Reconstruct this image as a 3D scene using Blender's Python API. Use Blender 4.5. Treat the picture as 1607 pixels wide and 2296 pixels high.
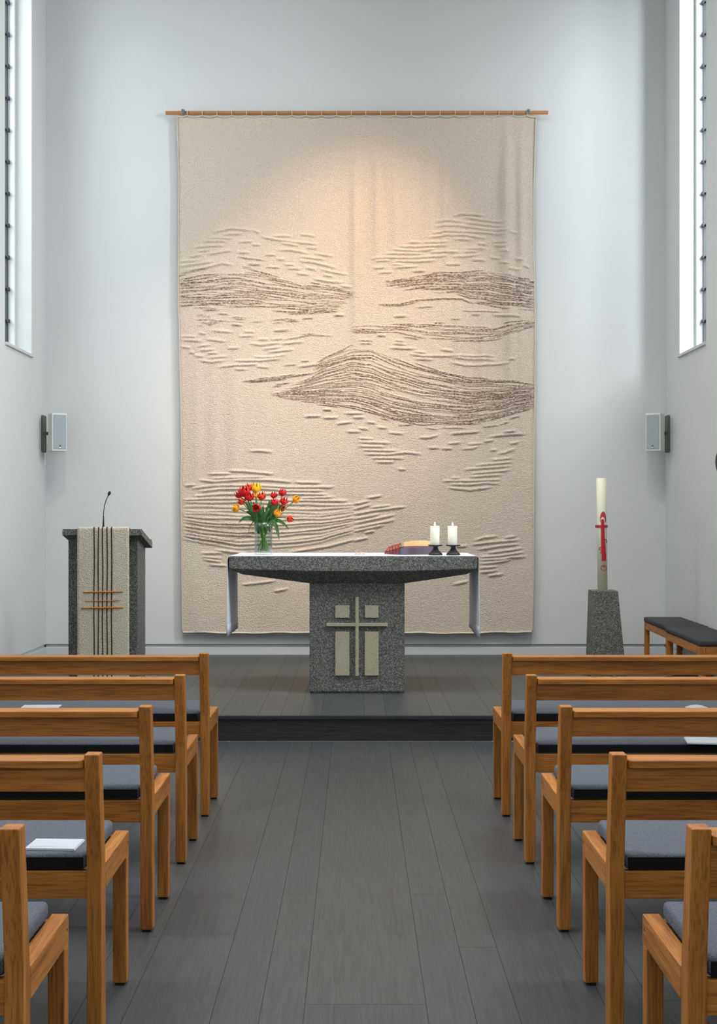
import bpy, bmesh, math, random
import numpy as np
from mathutils import Vector, Matrix
random.seed(7); rng = np.random.RandomState(7)
for o in list(bpy.data.objects): bpy.data.objects.remove(o)
S = bpy.context.scene; COL = S.collection; PI = math.pi

# ---------------- camera, world, lights, exposure ----------------
F, CX, HY, EYE = 2900.0, 797.0, 1157.0, 1.48      # focal length and principal point in pixels, eye height
cam = bpy.data.cameras.new('camera'); cam.sensor_fit = 'VERTICAL'; cam.sensor_height = 36.0
cam.lens = F / 2296 * 36.0; cam.shift_x = (803.5 - CX) / 2296; cam.shift_y = (HY - 1148) / 2296
cam.clip_start = 0.05; cam.clip_end = 200
co = bpy.data.objects.new('camera', cam); COL.objects.link(co)
co.location = (0, 0, EYE); co.rotation_euler = (PI / 2, 0, 0); S.camera = co
S.view_settings.view_transform = 'Standard'; S.view_settings.look = 'None'
S.view_settings.gamma = 1.0; S.view_settings.use_curve_mapping = False
S.view_settings.exposure = .72
w = bpy.data.worlds.new('sky'); S.world = w; w.use_nodes = True
bg = w.node_tree.nodes['Background']; bg.inputs[0].default_value = (.93, .96, 1, 1); bg.inputs[1].default_value = 1.0

def area(name, loc, target, sx, sy, power, color):
    l = bpy.data.lights.new(name, 'AREA'); l.shape = 'RECTANGLE'; l.size = sx; l.size_y = sy
    l.energy = power; l.color = color
    o = bpy.data.objects.new(name, l); COL.objects.link(o); o.location = loc
    o.rotation_euler = (Vector(target) - Vector(loc)).to_track_quat('-Z', 'Y').to_euler()
    return o
BACKY = -2.2
SKY = (.90, .95, 1.0)
WIN_Z0, WIN_Z1 = 2.93, 6.35
# daylight outside each slot window (front pair is in view, the others serve unseen windows added further back along the nave)
area('daylight', (4.5, 9.5, 5.6), (2.6, 11.5, 4.4), 1.8, 3.6, 240, SKY)
area('daylight', (-4.4, 10.1, 5.6), (-2.6, 11.4, 4.4), 1.5, 3.4, 85, SKY)
area('daylight', (4.6, 6.9, 5.2), (-2.9, 11.0, 2.2), 1.5, 3.2, 600, SKY)
area('daylight', (-4.0, 7.6, 5.3), (1.0, 9.0, 2.6), 1.5, 3.4, 130, SKY)
for y in (4.6, 1.3):
    area('daylight', (4.0, y, 5.3), (0, y + .4, 2.6), 1.5, 3.4, 430 if y > 2 else 180, SKY)
    area('daylight', (-4.0, y, 5.3), (0, y + .4, 2.6), 1.5, 3.4, 330 if y > 2 else 150, SKY)
# added fill: unseen rooflight over the nave and unseen glazing behind the camera
area('added_rooflight', (0, 6.9, 7.75), (0, 6.9, 0), 1.9, 4.8, 190, (1.0, .985, .95))
area('added_gallery_light', (0, BACKY - .5, 3.6), (0, 6, 2.6), 3.6, 3.2, 16, (1, 1, 1))

# ---------------- helpers ----------------
def tag(o, label=None, cat=None, group=None, kind=None):
    if label: o['label'] = label
    if cat: o['category'] = cat
    if group: o['group'] = group
    if kind: o['kind'] = kind
    return o
def empty(name, loc, rz=0, label=None, cat=None, group=None):
    o = bpy.data.objects.new(name, None); COL.objects.link(o); o.empty_display_size = .05
    o.location = loc; o.rotation_euler = (0, 0, rz); return tag(o, label, cat, group)
def link(name, me, mat, parent=None, smooth=False, loc=(0, 0, 0), rot=(0, 0, 0)):
    me.name = name
    if mat: me.materials.append(mat)
    if smooth: me.polygons.foreach_set('use_smooth', [True] * len(me.polygons))
    o = bpy.data.objects.new(name, me); COL.objects.link(o)
    o.location = loc; o.rotation_euler = rot
    if parent: o.parent = parent
    return o
class MB:
    def __init__(s): s.b = bmesh.new()
    def box(s, x0, x1, y0, y1, z0, z1, bev=0, seg=2, rot=None):
        t = bmesh.new(); bmesh.ops.create_cube(t, size=1)
        for v in t.verts:
            v.co = Vector(((x0 + x1) / 2 + v.co.x * (x1 - x0), (y0 + y1) / 2 + v.co.y * (y1 - y0), (z0 + z1) / 2 + v.co.z * (z1 - z0)))
        if bev: bmesh.ops.bevel(t, geom=t.edges[:], offset=bev, segments=seg, profile=.5, affect='EDGES')
        if rot is not None: bmesh.ops.transform(t, matrix=rot, verts=t.verts)
        return s.add(t)
    def add(s, t):
        me = bpy.data.meshes.new('t'); t.to_mesh(me); t.free(); s.b.from_mesh(me); bpy.data.meshes.remove(me); return s
    def hull(s, pts, bev=0, seg=2):
        t = bmesh.new()
        for p in pts: t.verts.new(p)
        r = bmesh.ops.convex_hull(t, input=t.verts[:])
        bmesh.ops.dissolve_limit(t, angle_limit=.01, verts=t.verts[:], edges=t.edges[:])
        if bev: bmesh.ops.bevel(t, geom=t.edges[:], offset=bev, segments=seg, profile=.5, affect='EDGES')
        return s.add(t)
    def tube(s, pts, rad, n=8, cap=True):
        pts = [Vector(p) for p in pts]; m = len(pts)
        if not hasattr(rad, '__len__'): rad = [rad] * m
        rings = []; up = None
        for i, p in enumerate(pts):
            d = (pts[min(i + 1, m - 1)] - pts[max(i - 1, 0)]).normalized()
            if up is None: up = d.orthogonal().normalized()
            up = (up - d * up.dot(d)).normalized(); r = d.cross(up)
            rings.append([s.b.verts.new(p + (up * math.cos(2 * PI * k / n) + r * math.sin(2 * PI * k / n)) * rad[i]) for k in range(n)])
        for a, b in zip(rings, rings[1:]):
            for k in range(n): s.b.faces.new((a[k], a[(k + 1) % n], b[(k + 1) % n], b[k]))
        if cap: s.b.faces.new(rings[0][::-1]); s.b.faces.new(rings[-1])
        return s
    def lathe(s, prof, n=32, c=(0, 0, 0)):
        rings = []
        for r, z in prof:
            if r < 1e-6: rings.append([s.b.verts.new((c[0], c[1], c[2] + z))])
            else: rings.append([s.b.verts.new((c[0] + r * math.cos(2 * PI * k / n), c[1] + r * math.sin(2 * PI * k / n), c[2] + z)) for k in range(n)])
        for a, b in zip(rings, rings[1:]):
            for k in range(n):
                k2 = (k + 1) % n
                if len(a) == 1 and len(b) == 1: continue
                if len(a) == 1: s.b.faces.new((a[0], b[k2], b[k]))
                elif len(b) == 1: s.b.faces.new((a[k], a[k2], b[0]))
                else: s.b.faces.new((a[k], a[k2], b[k2], b[k]))
        return s
    def poly(s, pts, y0, y1, bev=0, axis='y'):
        """prism: outline in (x,z), extruded along y"""
        t = bmesh.new()
        if axis == 'y': f = t.faces.new([t.verts.new((p[0], y0, p[1])) for p in pts]); d = Vector((0, y1 - y0, 0))
        elif axis == 'x': f = t.faces.new([t.verts.new((y0, p[0], p[1])) for p in pts]); d = Vector((y1 - y0, 0, 0))
        else: f = t.faces.new([t.verts.new((p[0], p[1], y0)) for p in pts]); d = Vector((0, 0, y1 - y0))
        r = bmesh.ops.extrude_face_region(t, geom=[f])
        bmesh.ops.translate(t, vec=d, verts=[v for v in r['geom'] if isinstance(v, bmesh.types.BMVert)])
        if bev: bmesh.ops.bevel(t, geom=t.edges[:], offset=bev, segments=2, profile=.5, affect='EDGES')
        return s.add(t)
    def grid(s, rows):
        """surface through rows of points"""
        g = [[s.b.verts.new(p) for p in r] for r in rows]
        for a, b in zip(g, g[1:]):
            for k in range(len(a) - 1): s.b.faces.new((a[k], a[k + 1], b[k + 1], b[k]))
        return s
    def build(s, name, mat, parent=None, smooth=False, loc=(0, 0, 0), rot=(0, 0, 0), thick=0):
        bmesh.ops.recalc_face_normals(s.b, faces=s.b.faces[:])
        if thick:
            bmesh.ops.solidify(s.b, geom=s.b.faces[:], thickness=thick); bmesh.ops.recalc_face_normals(s.b, faces=s.b.faces[:])
        me = bpy.data.meshes.new(name); s.b.to_mesh(me); s.b.free()
        return link(name, me, mat, parent, smooth, loc, rot)
def struct(name, mb, mat, **k): return tag(mb.build(name, mat, **k), kind='structure')
def copy_tree(o, parent=None):
    c = o.copy(); COL.objects.link(c); c.parent = parent
    for ch in list(o.children): copy_tree(ch, c)
    return c
def lin(c): return tuple(((v / 255) / 12.92 if v / 255 <= .04045 else ((v / 255 + .055) / 1.055) ** 2.4) for v in c) + (1,)

# ---------------- materials ----------------
class N:
    def __init__(s, name, rough=.6, color=None, spec=.5):
        s.m = bpy.data.materials.new(name); s.m.use_nodes = True; s.t = s.m.node_tree
        s.p = s.t.nodes['Principled BSDF']; s.p.inputs['Roughness'].default_value = rough
        s.p.inputs['Specular IOR Level'].default_value = spec
        if color: s.p.inputs['Base Color'].default_value = color
    def n(s, typ, **k):
        nd = s.t.nodes.new('ShaderNode' + typ)
        for a, v in k.items():
            if a.startswith('_'): nd.inputs[int(a[1:])].default_value = v
            elif hasattr(nd, a): setattr(nd, a, v)
            else: nd.inputs[a.replace('_', ' ')].default_value = v
        return nd
    def l(s, a, b): s.t.links.new(a, b)
    def coord(s, scale=(1, 1, 1), rnd=False, out='Object'):
        tc = s.n('TexCoord'); mp = s.n('Mapping'); s.l(tc.outputs[out], mp.inputs[0]); mp.inputs['Scale'].default_value = scale
        if rnd:
            oi = s.n('ObjectInfo'); ml = s.n('VectorMath', operation='SCALE'); ml.inputs[0].default_value = (37, 19, 53)
            s.l(oi.outputs['Random'], ml.inputs['Scale']); s.l(ml.outputs[0], mp.inputs['Location'])
        return mp.outputs[0]
    def ramp(s, fac, stops):
        r = s.n('ValToRGB'); cr = r.color_ramp
        while len(cr.elements) < len(stops): cr.elements.new(.5)
        for e, (p, c) in zip(cr.elements, stops): e.position = p; e.color = c
        s.l(fac, r.inputs[0]); return r.outputs[0]
    def bump(s, h, st, dist=.01):
        b = s.n('Bump'); b.inputs['Strength'].default_value = st; b.inputs['Distance'].default_value = dist
        s.l(h, b.inputs['Height']); s.l(b.outputs[0], s.p.inputs['Normal'])
    def base(s, o): s.l(o, s.p.inputs['Base Color'])
def plain(name, rgb, rough=.6, spec=.5, bump=0, bs=200, metal=0):
    a = N(name, rough, lin(rgb), spec); a.p.inputs['Metallic'].default_value = metal
    if bump:
        nz = a.n('TexNoise', Scale=bs, Detail=3.0); a.l(a.coord(), nz.inputs['Vector']); a.bump(nz.outputs[0], bump, .003)
    return a.m
def wood(name, axis):
    a = N(name, .48, spec=.35); sc = [38, 38, 38]; sc[axis] = 2.2
    v = a.coord(tuple(sc), True)
    n1 = a.n('TexNoise', Scale=1.0, Detail=5.0, Roughness=.62, Distortion=.5); a.l(v, n1.inputs['Vector'])
    sc2 = [230, 230, 230]; sc2[axis] = 9
    n2 = a.n('TexNoise', Scale=1.0, Detail=2.0); a.l(a.coord(tuple(sc2), True), n2.inputs['Vector'])
    c1 = a.ramp(n1.outputs[0], [(.3, lin((152, 92, 36))), (.5, lin((180, 115, 50))), (.72, lin((196, 133, 64)))])
    c2 = a.ramp(n2.outputs[0], [(.38, (.62, .57, .50, 1)), (.50, (1, 1, 1, 1))])
    mx = a.n('MixRGB', blend_type='MULTIPLY', _0=.8); a.l(c1, mx.inputs[1]); a.l(c2, mx.inputs[2]); a.base(mx.outputs[0])
    a.bump(n2.outputs[0], .12, .002); return a.m
W_X, W_Y, W_Z = wood('oak_grain_x', 0), wood('oak_grain_y', 1), wood('oak_grain_z', 2)
def granite(name, dark=1.0):
    a = N(name, .7, spec=.3); v = a.coord()
    vo = a.n('TexVoronoi', Scale=210.0); a.l(v, vo.inputs['Vector'])
    sep = a.n('SeparateColor'); a.l(vo.outputs['Color'], sep.inputs[0])
    nz = a.n('TexNoise', Scale=300.0, Detail=2.0); a.l(v, nz.inputs['Vector'])
    mx = a.n('Math', operation='ADD'); a.l(sep.outputs[0], mx.inputs[0]); a.l(nz.outputs[0], mx.inputs[1])
    hf = a.n('Math', operation='MULTIPLY', _1=.5); a.l(mx.outputs[0], hf.inputs[0])
    k = dark
    c = a.ramp(hf.outputs[0], [(.3, lin((60 * k, 61 * k, 60 * k))), (.5, lin((90 * k, 91 * k, 89 * k))), (.62, lin((114 * k, 114 * k, 109 * k))), (.78, lin((160 * k, 157 * k, 148 * k)))])
    a.base(c); a.bump(hf.outputs[0], .4, .002); return a.m
GRANITE = granite('grey_granite')
def speck(name, lo, hi, sc=260, bump=.3):
    a = N(name, .8, spec=.2); nz = a.n('TexNoise', Scale=float(sc), Detail=3.0, Roughness=.7); a.l(a.coord(), nz.inputs['Vector'])
    a.base(a.ramp(nz.outputs[0], [(.35, lin(lo)), (.65, lin(hi))])); a.bump(nz.outputs[0], bump, .003); return a.m
SANDSTONE = speck('pale_inlay_stone', (140, 134, 112), (190, 183, 160))
WALL = plain('white_plaster', (205, 207, 207), .9, .1, .05, 60)
CEIL = plain('ceiling_plaster', (200, 199, 192), .9, .1)
TRIM = plain('white_trim', (196, 200, 200), .5, .3)
SHADOWGAP = plain('grey_gap_strip', (165, 168, 168), .8, .2)
FRAME_W = plain('window_frame_white', (205, 210, 208), .5)
FRAME_D = plain('window_frame_dark', (38, 44, 50), .5)
def floor_mat():
    a = N('grey_oak_plank', .42, spec=.45)
    at = a.n('Attribute', attribute_name='plank'); v = a.coord((95, 4, 1))
    mv = a.n('VectorMath', operation='ADD'); sc = a.n('VectorMath', operation='SCALE'); sc.inputs['Scale'].default_value = 40
    a.l(at.outputs['Color'], sc.inputs[0]); a.l(v, mv.inputs[0]); a.l(sc.outputs[0], mv.inputs[1])
    n1 = a.n('TexNoise', Scale=1.0, Detail=5.0, Roughness=.65, Distortion=1.2); a.l(mv.outputs[0], n1.inputs['Vector'])
    g = a.ramp(n1.outputs[0], [(.3, lin((58, 60, 62))), (.55, lin((75, 77, 79))), (.75, lin((84, 85, 86)))])
    tone = a.ramp(at.outputs['Fac'], [(0, (.86, .88, .91, 1)), (1, (1.1, 1.06, 1.0, 1))])
    mx = a.n('MixRGB', blend_type='MULTIPLY', _0=1.0); a.l(g, mx.inputs[1]); a.l(tone, mx.inputs[2]); a.base(mx.outputs[0])
    a.bump(n1.outputs[0], .18, .003); return a.m
FLOOR = floor_mat()
GROUT = plain('plank_joint', (58, 57, 55), .9)
def riser_mat():
    a = N('dark_riser', .5, spec=.3); n1 = a.n('TexNoise', Scale=1.0, Detail=4.0); a.l(a.coord((5, 5, 150)), n1.inputs['Vector'])
    a.base(a.ramp(n1.outputs[0], [(.35, lin((44, 45, 47))), (.65, lin((60, 61, 62)))])); return a.m
RISER = riser_mat()
def fabric(name, lo, hi, sc, bump=.6, rough=.95):
    a = N(name, rough, spec=.15); v = a.coord()
    nz = a.n('TexNoise', Scale=float(sc), Detail=2.0, Roughness=.7); a.l(v, nz.inputs['Vector'])
    vo = a.n('TexVoronoi', Scale=float(sc) * .9); a.l(v, vo.inputs['Vector'])
    ad = a.n('Math', operation='ADD'); a.l(nz.outputs[0], ad.inputs[0]); a.l(vo.outputs[0], ad.inputs[1])
    a.base(a.ramp(nz.outputs[0], [(.35, lin(lo)), (.65, lin(hi))])); a.bump(ad.outputs[0], bump, .004); return a.m
CUSH = fabric('grey_wool_cushion', (84, 88, 97), (118, 122, 132), 330)
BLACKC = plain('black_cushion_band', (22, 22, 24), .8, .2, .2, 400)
STOOLC = plain('charcoal_upholstery', (62, 62, 64), .75, .3, .15, 400)
BLACK = plain('black_rubber', (15, 14, 14), .7)
IRON = plain('black_iron', (34, 35, 36), .45, .4, .3, 150)
LINEN = plain('white_linen', (226, 229, 238), .9, .1, .1, 900)
LINEN_H = plain('white_linen_hem', (206, 209, 220), .9, .1, .1, 900)
PAPER = plain('white_paper', (200, 205, 212), .8, .2)
INK = plain('grey_print', (150, 154, 162), .8)
# tapestry wool: cream with brown yarn where the attribute says so
def tap_mat():
    a = N('tapestry_wool', .97, spec=.05)
    at = a.n('Attribute', attribute_name='yarn'); v = a.coord((1, 1, 1.15))
    nz = a.n('TexNoise', Scale=130.0, Detail=2.0, Roughness=.7); a.l(v, nz.inputs['Vector'])
    vo = a.n('TexVoronoi', Scale=105.0); a.l(v, vo.inputs['Vector'])
    big = a.n('TexNoise', Scale=1.1, Detail=3.0); a.l(v, big.inputs['Vector'])
    c0 = a.ramp(nz.outputs[0], [(.3, lin((186, 173, 157))), (.68, lin((220, 207, 192)))])
    th = a.n('MapRange', _1=.34, _2=.60, _3=0.0, _4=1.0)
    st = a.n('TexNoise', Scale=1.0, Detail=2.0, Roughness=.6); a.l(a.coord((46, 46, 150)), st.inputs['Vector'])
    a.l(st.outputs[0], th.inputs[0])
    br = a.n('Math', operation='MULTIPLY'); a.l(at.outputs['Fac'], br.inputs[0]); a.l(th.outputs[0], br.inputs[1])
    b2 = a.n('Math', operation='MULTIPLY', _1=1.25, use_clamp=True); a.l(br.outputs[0], b2.inputs[0])
    mx = a.n('MixRGB', _2=lin((116, 95, 82))); a.l(b2.outputs[0], mx.inputs[0]); a.l(c0, mx.inputs[1]); a.base(mx.outputs[0])
    ad = a.n('Math', operation='SUBTRACT'); a.l(nz.outputs[0], ad.inputs[0]); a.l(vo.outputs[0], ad.inputs[1])
    a.bump(ad.outputs[0], .75, .007); return a.m
WOOL = tap_mat()
CORD = plain('cream_cord', (204, 196, 180), .95, .05, .5, 160)
ROD = plain('oak_rod', (178, 122, 72), .5, .3, .1, 60)
STEEL = plain('galvanised_bracket', (120, 132, 140), .35, .5, .3, 200, .6)
def glass(name, col=(1, 1, 1, 1), ior=1.45, rough=0.0):
    a = N(name); a.t.nodes.remove(a.p)
    g = a.n('BsdfGlass', Color=col, Roughness=rough, IOR=ior); out = a.t.nodes['Material Output']; a.l(g.outputs[0], out.inputs[0]); return a.m
def facing(a, lo, hi):
    lw = a.n('LayerWeight', Blend=.25); mr = a.n('MapRange', _1=0.0, _2=1.0, _3=lo, _4=hi); a.l(lw.outputs['Facing'], mr.inputs[0]); return mr.outputs[0]
def pane_mat():
    a = N('window_glass'); a.t.nodes.remove(a.p); out = a.t.nodes['Material Output']
    t = a.n('BsdfTransparent', Color=(.96, .97, .97, 1)); g = a.n('BsdfGlossy', Roughness=.02); f = facing(a, .05, .5)
    m = a.n('MixShader'); a.l(f, m.inputs[0]); a.l(t.outputs[0], m.inputs[1]); a.l(g.outputs[0], m.inputs[2]); a.l(m.outputs[0], out.inputs[0]); return a.m
PANE = pane_mat()
def water_mat():
    a = N('vase_water'); a.t.nodes.remove(a.p); out = a.t.nodes['Material Output']
    t = a.n('BsdfTransparent', Color=(.93, .98, .94, 1)); g = a.n('BsdfGlossy', Roughness=.03); f = facing(a, .02, .2)
    m = a.n('MixShader'); a.l(f, m.inputs[0]); a.l(t.outputs[0], m.inputs[1]); a.l(g.outputs[0], m.inputs[2]); a.l(m.outputs[0], out.inputs[0]); return a.m

# ---------------- the room ----------------
WX, WY, PZ, STEP_Y, CEIL_Z, BACK_Y = 2.92, 12.2, .17, 8.5, 7.2, -2.2
WT = .30   # wall thickness
def planks(name, y0, y1, z, edges, joints, depth):
    """floor of separate boards: every board a quad face of the one mesh, joints between"""
    vs, fs, tone = [], [], []
    r = random.Random(3 if z < .1 else 5); G = .0011
    def quad(a, b, c, d, zz, t):
        i = len(vs); vs.extend([(a, c, zz), (b, c, zz), (b, d, zz), (a, d, zz)]); fs.append((i, i + 1, i + 2, i + 3)); tone.append(t)
    for i in range(len(edges) - 1):
        a, b = edges[i], edges[i + 1]
        cuts = sorted(joints.get(i, [])) or []
        if not cuts:
            c = y0 - r.uniform(0, 1.5)
            while c < y1:
                c += r.uniform(1.6, 2.6)
                if y0 + .1 < c < y1 - .1: cuts.append(c)
        ys = [y0] + [c for c in cuts if c > y0] + [y1]
        for c, d in zip(ys, ys[1:]): quad(a + G, b - G, c + G, d - G, z, r.random())
    nb = len(fs)
    quad(edges[0], edges[-1], y0, y1, z - .0015, 0)
    quad(edges[0], edges[-1], y0, y1, z - depth, 0)
    me = bpy.data.meshes.new(name); me.from_pydata(vs, [], fs)
    me.materials.append(FLOOR); me.materials.append(GROUT)
    ca = me.attributes.new('plank', 'FLOAT', 'FACE'); ca.data.foreach_set('value', tone)
    for p in me.polygons: p.material_index = 0 if p.index < nb else 1
    me.update(); o = link(name, me, None); return tag(o, kind='structure')
E = [-2.92, -2.79, -2.52, -2.26, -2.13, -1.87, -1.61, -1.36, -1.22, -1.07, -.829, -.685, -.427, -.284, -.1535, .2135, .354, .484, .754, .899, 1.03, 1.29, 1.43, 1.69, 1.95, 2.09, 2.35, 2.62, 2.92]
k0 = E.index(-.685)
J = {k0 - 1: [4.55, 7.4], k0: [1.1, 4.566], k0 + 1: [2.3, 6.30], k0 + 2: [2.4, 5.055], k0 + 3: [3.92, 7.9], k0 + 4: [2.6, 5.07], k0 + 5: [1.4, 4.44], k0 + 6: [2.9, 6.9]}
J[k0 + 3] = [1.2, 7.2]; J[k0 + 2] = [5.055]; J[E.index(-.1535)] = [3.92]; J[E.index(.2135)] = [2.2, 5.07]; J[E.index(.354)] = [1.5, 4.44]
planks('floor', BACK_Y, STEP_Y, 0, E, J, .1)
E2 = [-2.92, -2.6, -2.33, -2.2, -1.93, -1.8, -1.53, -1.27, -1.03, -.89, -.6415, -.493, -.363, -.226, .058, .2, .506, .644, .90, 1.06, 1.32, 1.45, 1.71, 1.97, 2.1, 2.36, 2.63, 2.92]
pf = planks('floor', STEP_Y - .012, WY, PZ, E2, {}, .01); pf.name = 'floor_platform'
struct('trim_1', MB().box(-WX, WX, STEP_Y - .014, STEP_Y + .2, PZ - .026, PZ - .0025, .003), RISER)
struct('trim_2', MB().box(-WX, WX, STEP_Y, STEP_Y + .1, 0, PZ - .027), RISER)
struct('wall_front', MB().box(-WX - WT, WX + WT, WY, WY + .3, .272, CEIL_Z), WALL)
struct('trim_3', MB().box(-WX, WX, WY + .012, WY + .25, PZ - .02, .272), SHADOWGAP)
struct('baseboard_front', MB().box(-WX, WX, WY - .004, WY + .03, PZ, .243, .002), TRIM)
m = MB()
for q_ in ((-WX - WT, -1.9, -.1, CEIL_Z), (1.9, WX + WT, -.1, CEIL_Z), (-1.9, 1.9, -.1, 2.0), (-1.9, 1.9, 5.3, CEIL_Z)): m.box(q_[0], q_[1], BACK_Y - .3, BACK_Y, q_[2], q_[3])
struct('wall_back', m, WALL)
m = MB(); SK = (-1.0, 1.0, 4.4, 9.4)
for q_ in ((-WX - WT, SK[0], BACK_Y - .3, WY + .3), (SK[1], WX + WT, BACK_Y - .3, WY + .3), (SK[0], SK[1], BACK_Y - .3, SK[2]), (SK[0], SK[1], SK[3], WY + .3)): m.box(q_[0], q_[1], q_[2], q_[3], CEIL_Z, CEIL_Z + .35)
struct('ceiling', m, CEIL)
rl = empty('window_9', (0, 6.9, CEIL_Z + .3)); tag(rl, kind='structure')  # unseen rooflight, added to light tops and floor from above
m = MB()
for k in range(6): yk = -2.48 + .992 * k; m.box(-1.0, 1.0, yk - .02, yk + .02, 0, .05)
m.build('window_frame', FRAME_W, rl); MB().box(-.998, .998, -2.49, 2.49, .02, .028).build('window_pane', PANE, rl)
gw = empty('window_10', (0, BACK_Y - .15, 2.0)); tag(gw, kind='structure')  # unseen glazing in the rear wall, added for soft frontal light
m = MB()
for k in range(6): xk = -1.88 + .752 * k; m.box(xk - .02, xk + .02, -.03, .03, 0, 3.3)
m.build('window_frame', FRAME_W, gw); MB().box(-1.898, 1.898, -.004, .004, .002, 3.298).build('window_pane', PANE, gw)
WINS = [(10.78, 11.66), (7.4, 8.28), (4.0, 4.88), (.6, 1.48)]  # first pair is in view; the rest are unseen, added for side light
wn = 0
for side, sx in (('left', -1), ('right', 1)):
    def bx(m, xa, xb, *a, **k):
        return m.box(min(sx * xa, sx * xb), max(sx * xa, sx * xb), *a, **k)
    m = MB(); X0, X1 = WX, WX + WT
    bx(m, X0, X1, BACK_Y - .3, WY + .3, .272, WIN_Z0); bx(m, X0, X1, BACK_Y - .3, WY + .3, WIN_Z1, CEIL_Z)
    ys = [BACK_Y - .3] + [v for w_ in sorted(WINS) for v in w_] + [WY + .3]
    for a, b in zip(ys[0::2], ys[1::2]): bx(m, X0, X1, a, b, WIN_Z0, WIN_Z1)
    bx(m, X0 + .02, X1, BACK_Y - .3, WY + .3, -.1, .272)
    struct('wall_' + side, m, WALL)
    m = MB(); bx(m, X0 - .004, X0 + .03, BACK_Y, STEP_Y, 0, .075, bev=.002); bx(m, X0 - .004, X0 + .03, STEP_Y, WY - .004, PZ, .243, bev=.002)
    struct('baseboard_' + side, m, TRIM)
    for (a, b) in WINS:
        wn += 1
        wd = empty('window_%d' % wn, (sx * (WX + WT), (a + b) / 2, WIN_Z0)); tag(wd, kind='structure')
        h = WIN_Z1 - WIN_Z0; hw = (b - a) / 2
        # white outer frame, dark inner sash with glazing bars and catches
        m = MB(); t = .05
        for (ya, yb, za, zb) in ((-hw, -hw + t, 0, h), (hw - t, hw, 0, h), (-hw + t, hw - t, 0, t), (-hw + t, hw - t, h - t, h)):
            bx(m, -.16, -.106, ya, yb, za, zb, bev=.003)
        m.build('window_frame', FRAME_W, wd)
        m = MB(); q = t + .002; s2 = .022
        for (ya, yb, za, zb) in ((-hw + q, -hw + q + s2, q, h - q), (hw - q - s2, hw - q, q, h - q), (-hw + q + s2, hw - q - s2, q, q + s2), (-hw + q + s2, hw - q - s2, h - q - s2, h - q)):
            bx(m, -.105, -.058, ya, yb, za, zb)
        sash = m.build('window_sash', FRAME_D, wd)
        zz = .3
        m = MB()
        while zz < h - .2:
            bx(m, -.090, -.067, -hw + q + s2, hw - q - s2, zz - .008, zz + .008)
            bx(m, -.122, -.1055, hw - q - .05, hw - q - .004, zz - .02, zz + .012, bev=.003); zz += .285
        m.build('glazing_bar', FRAME_D, sash)
        m = MB(); bx(m, -.081, -.077, -hw + q + .004, hw - q - .004, q + .004, h - q - .004); m.build('window_pane', PANE, wd)
        m = MB(); bx(m, -.318, -.162, -hw, hw + .012, -.022, .004, bev=.003); m.build('window_sill', TRIM, wd)

# ---------------- the tapestry ----------------
TY = 12.13; TS = F / TY      # plane of the weaving, scale
def TX(px): return (px - CX) / TS
def TZ(py): return EYE - (py - HY) / TS
CROPS = {'A': (380, 230, 3.652), 'B': (380, 680, 3.652), 'G1': (390, 1030, 3.9195), 'G2': (790, 1030, 3.9195), 'G3': (390, 560, 3.9195), 'G4': (790, 460, 3.826), 'G5': (790, 760, 3.826)}
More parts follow.
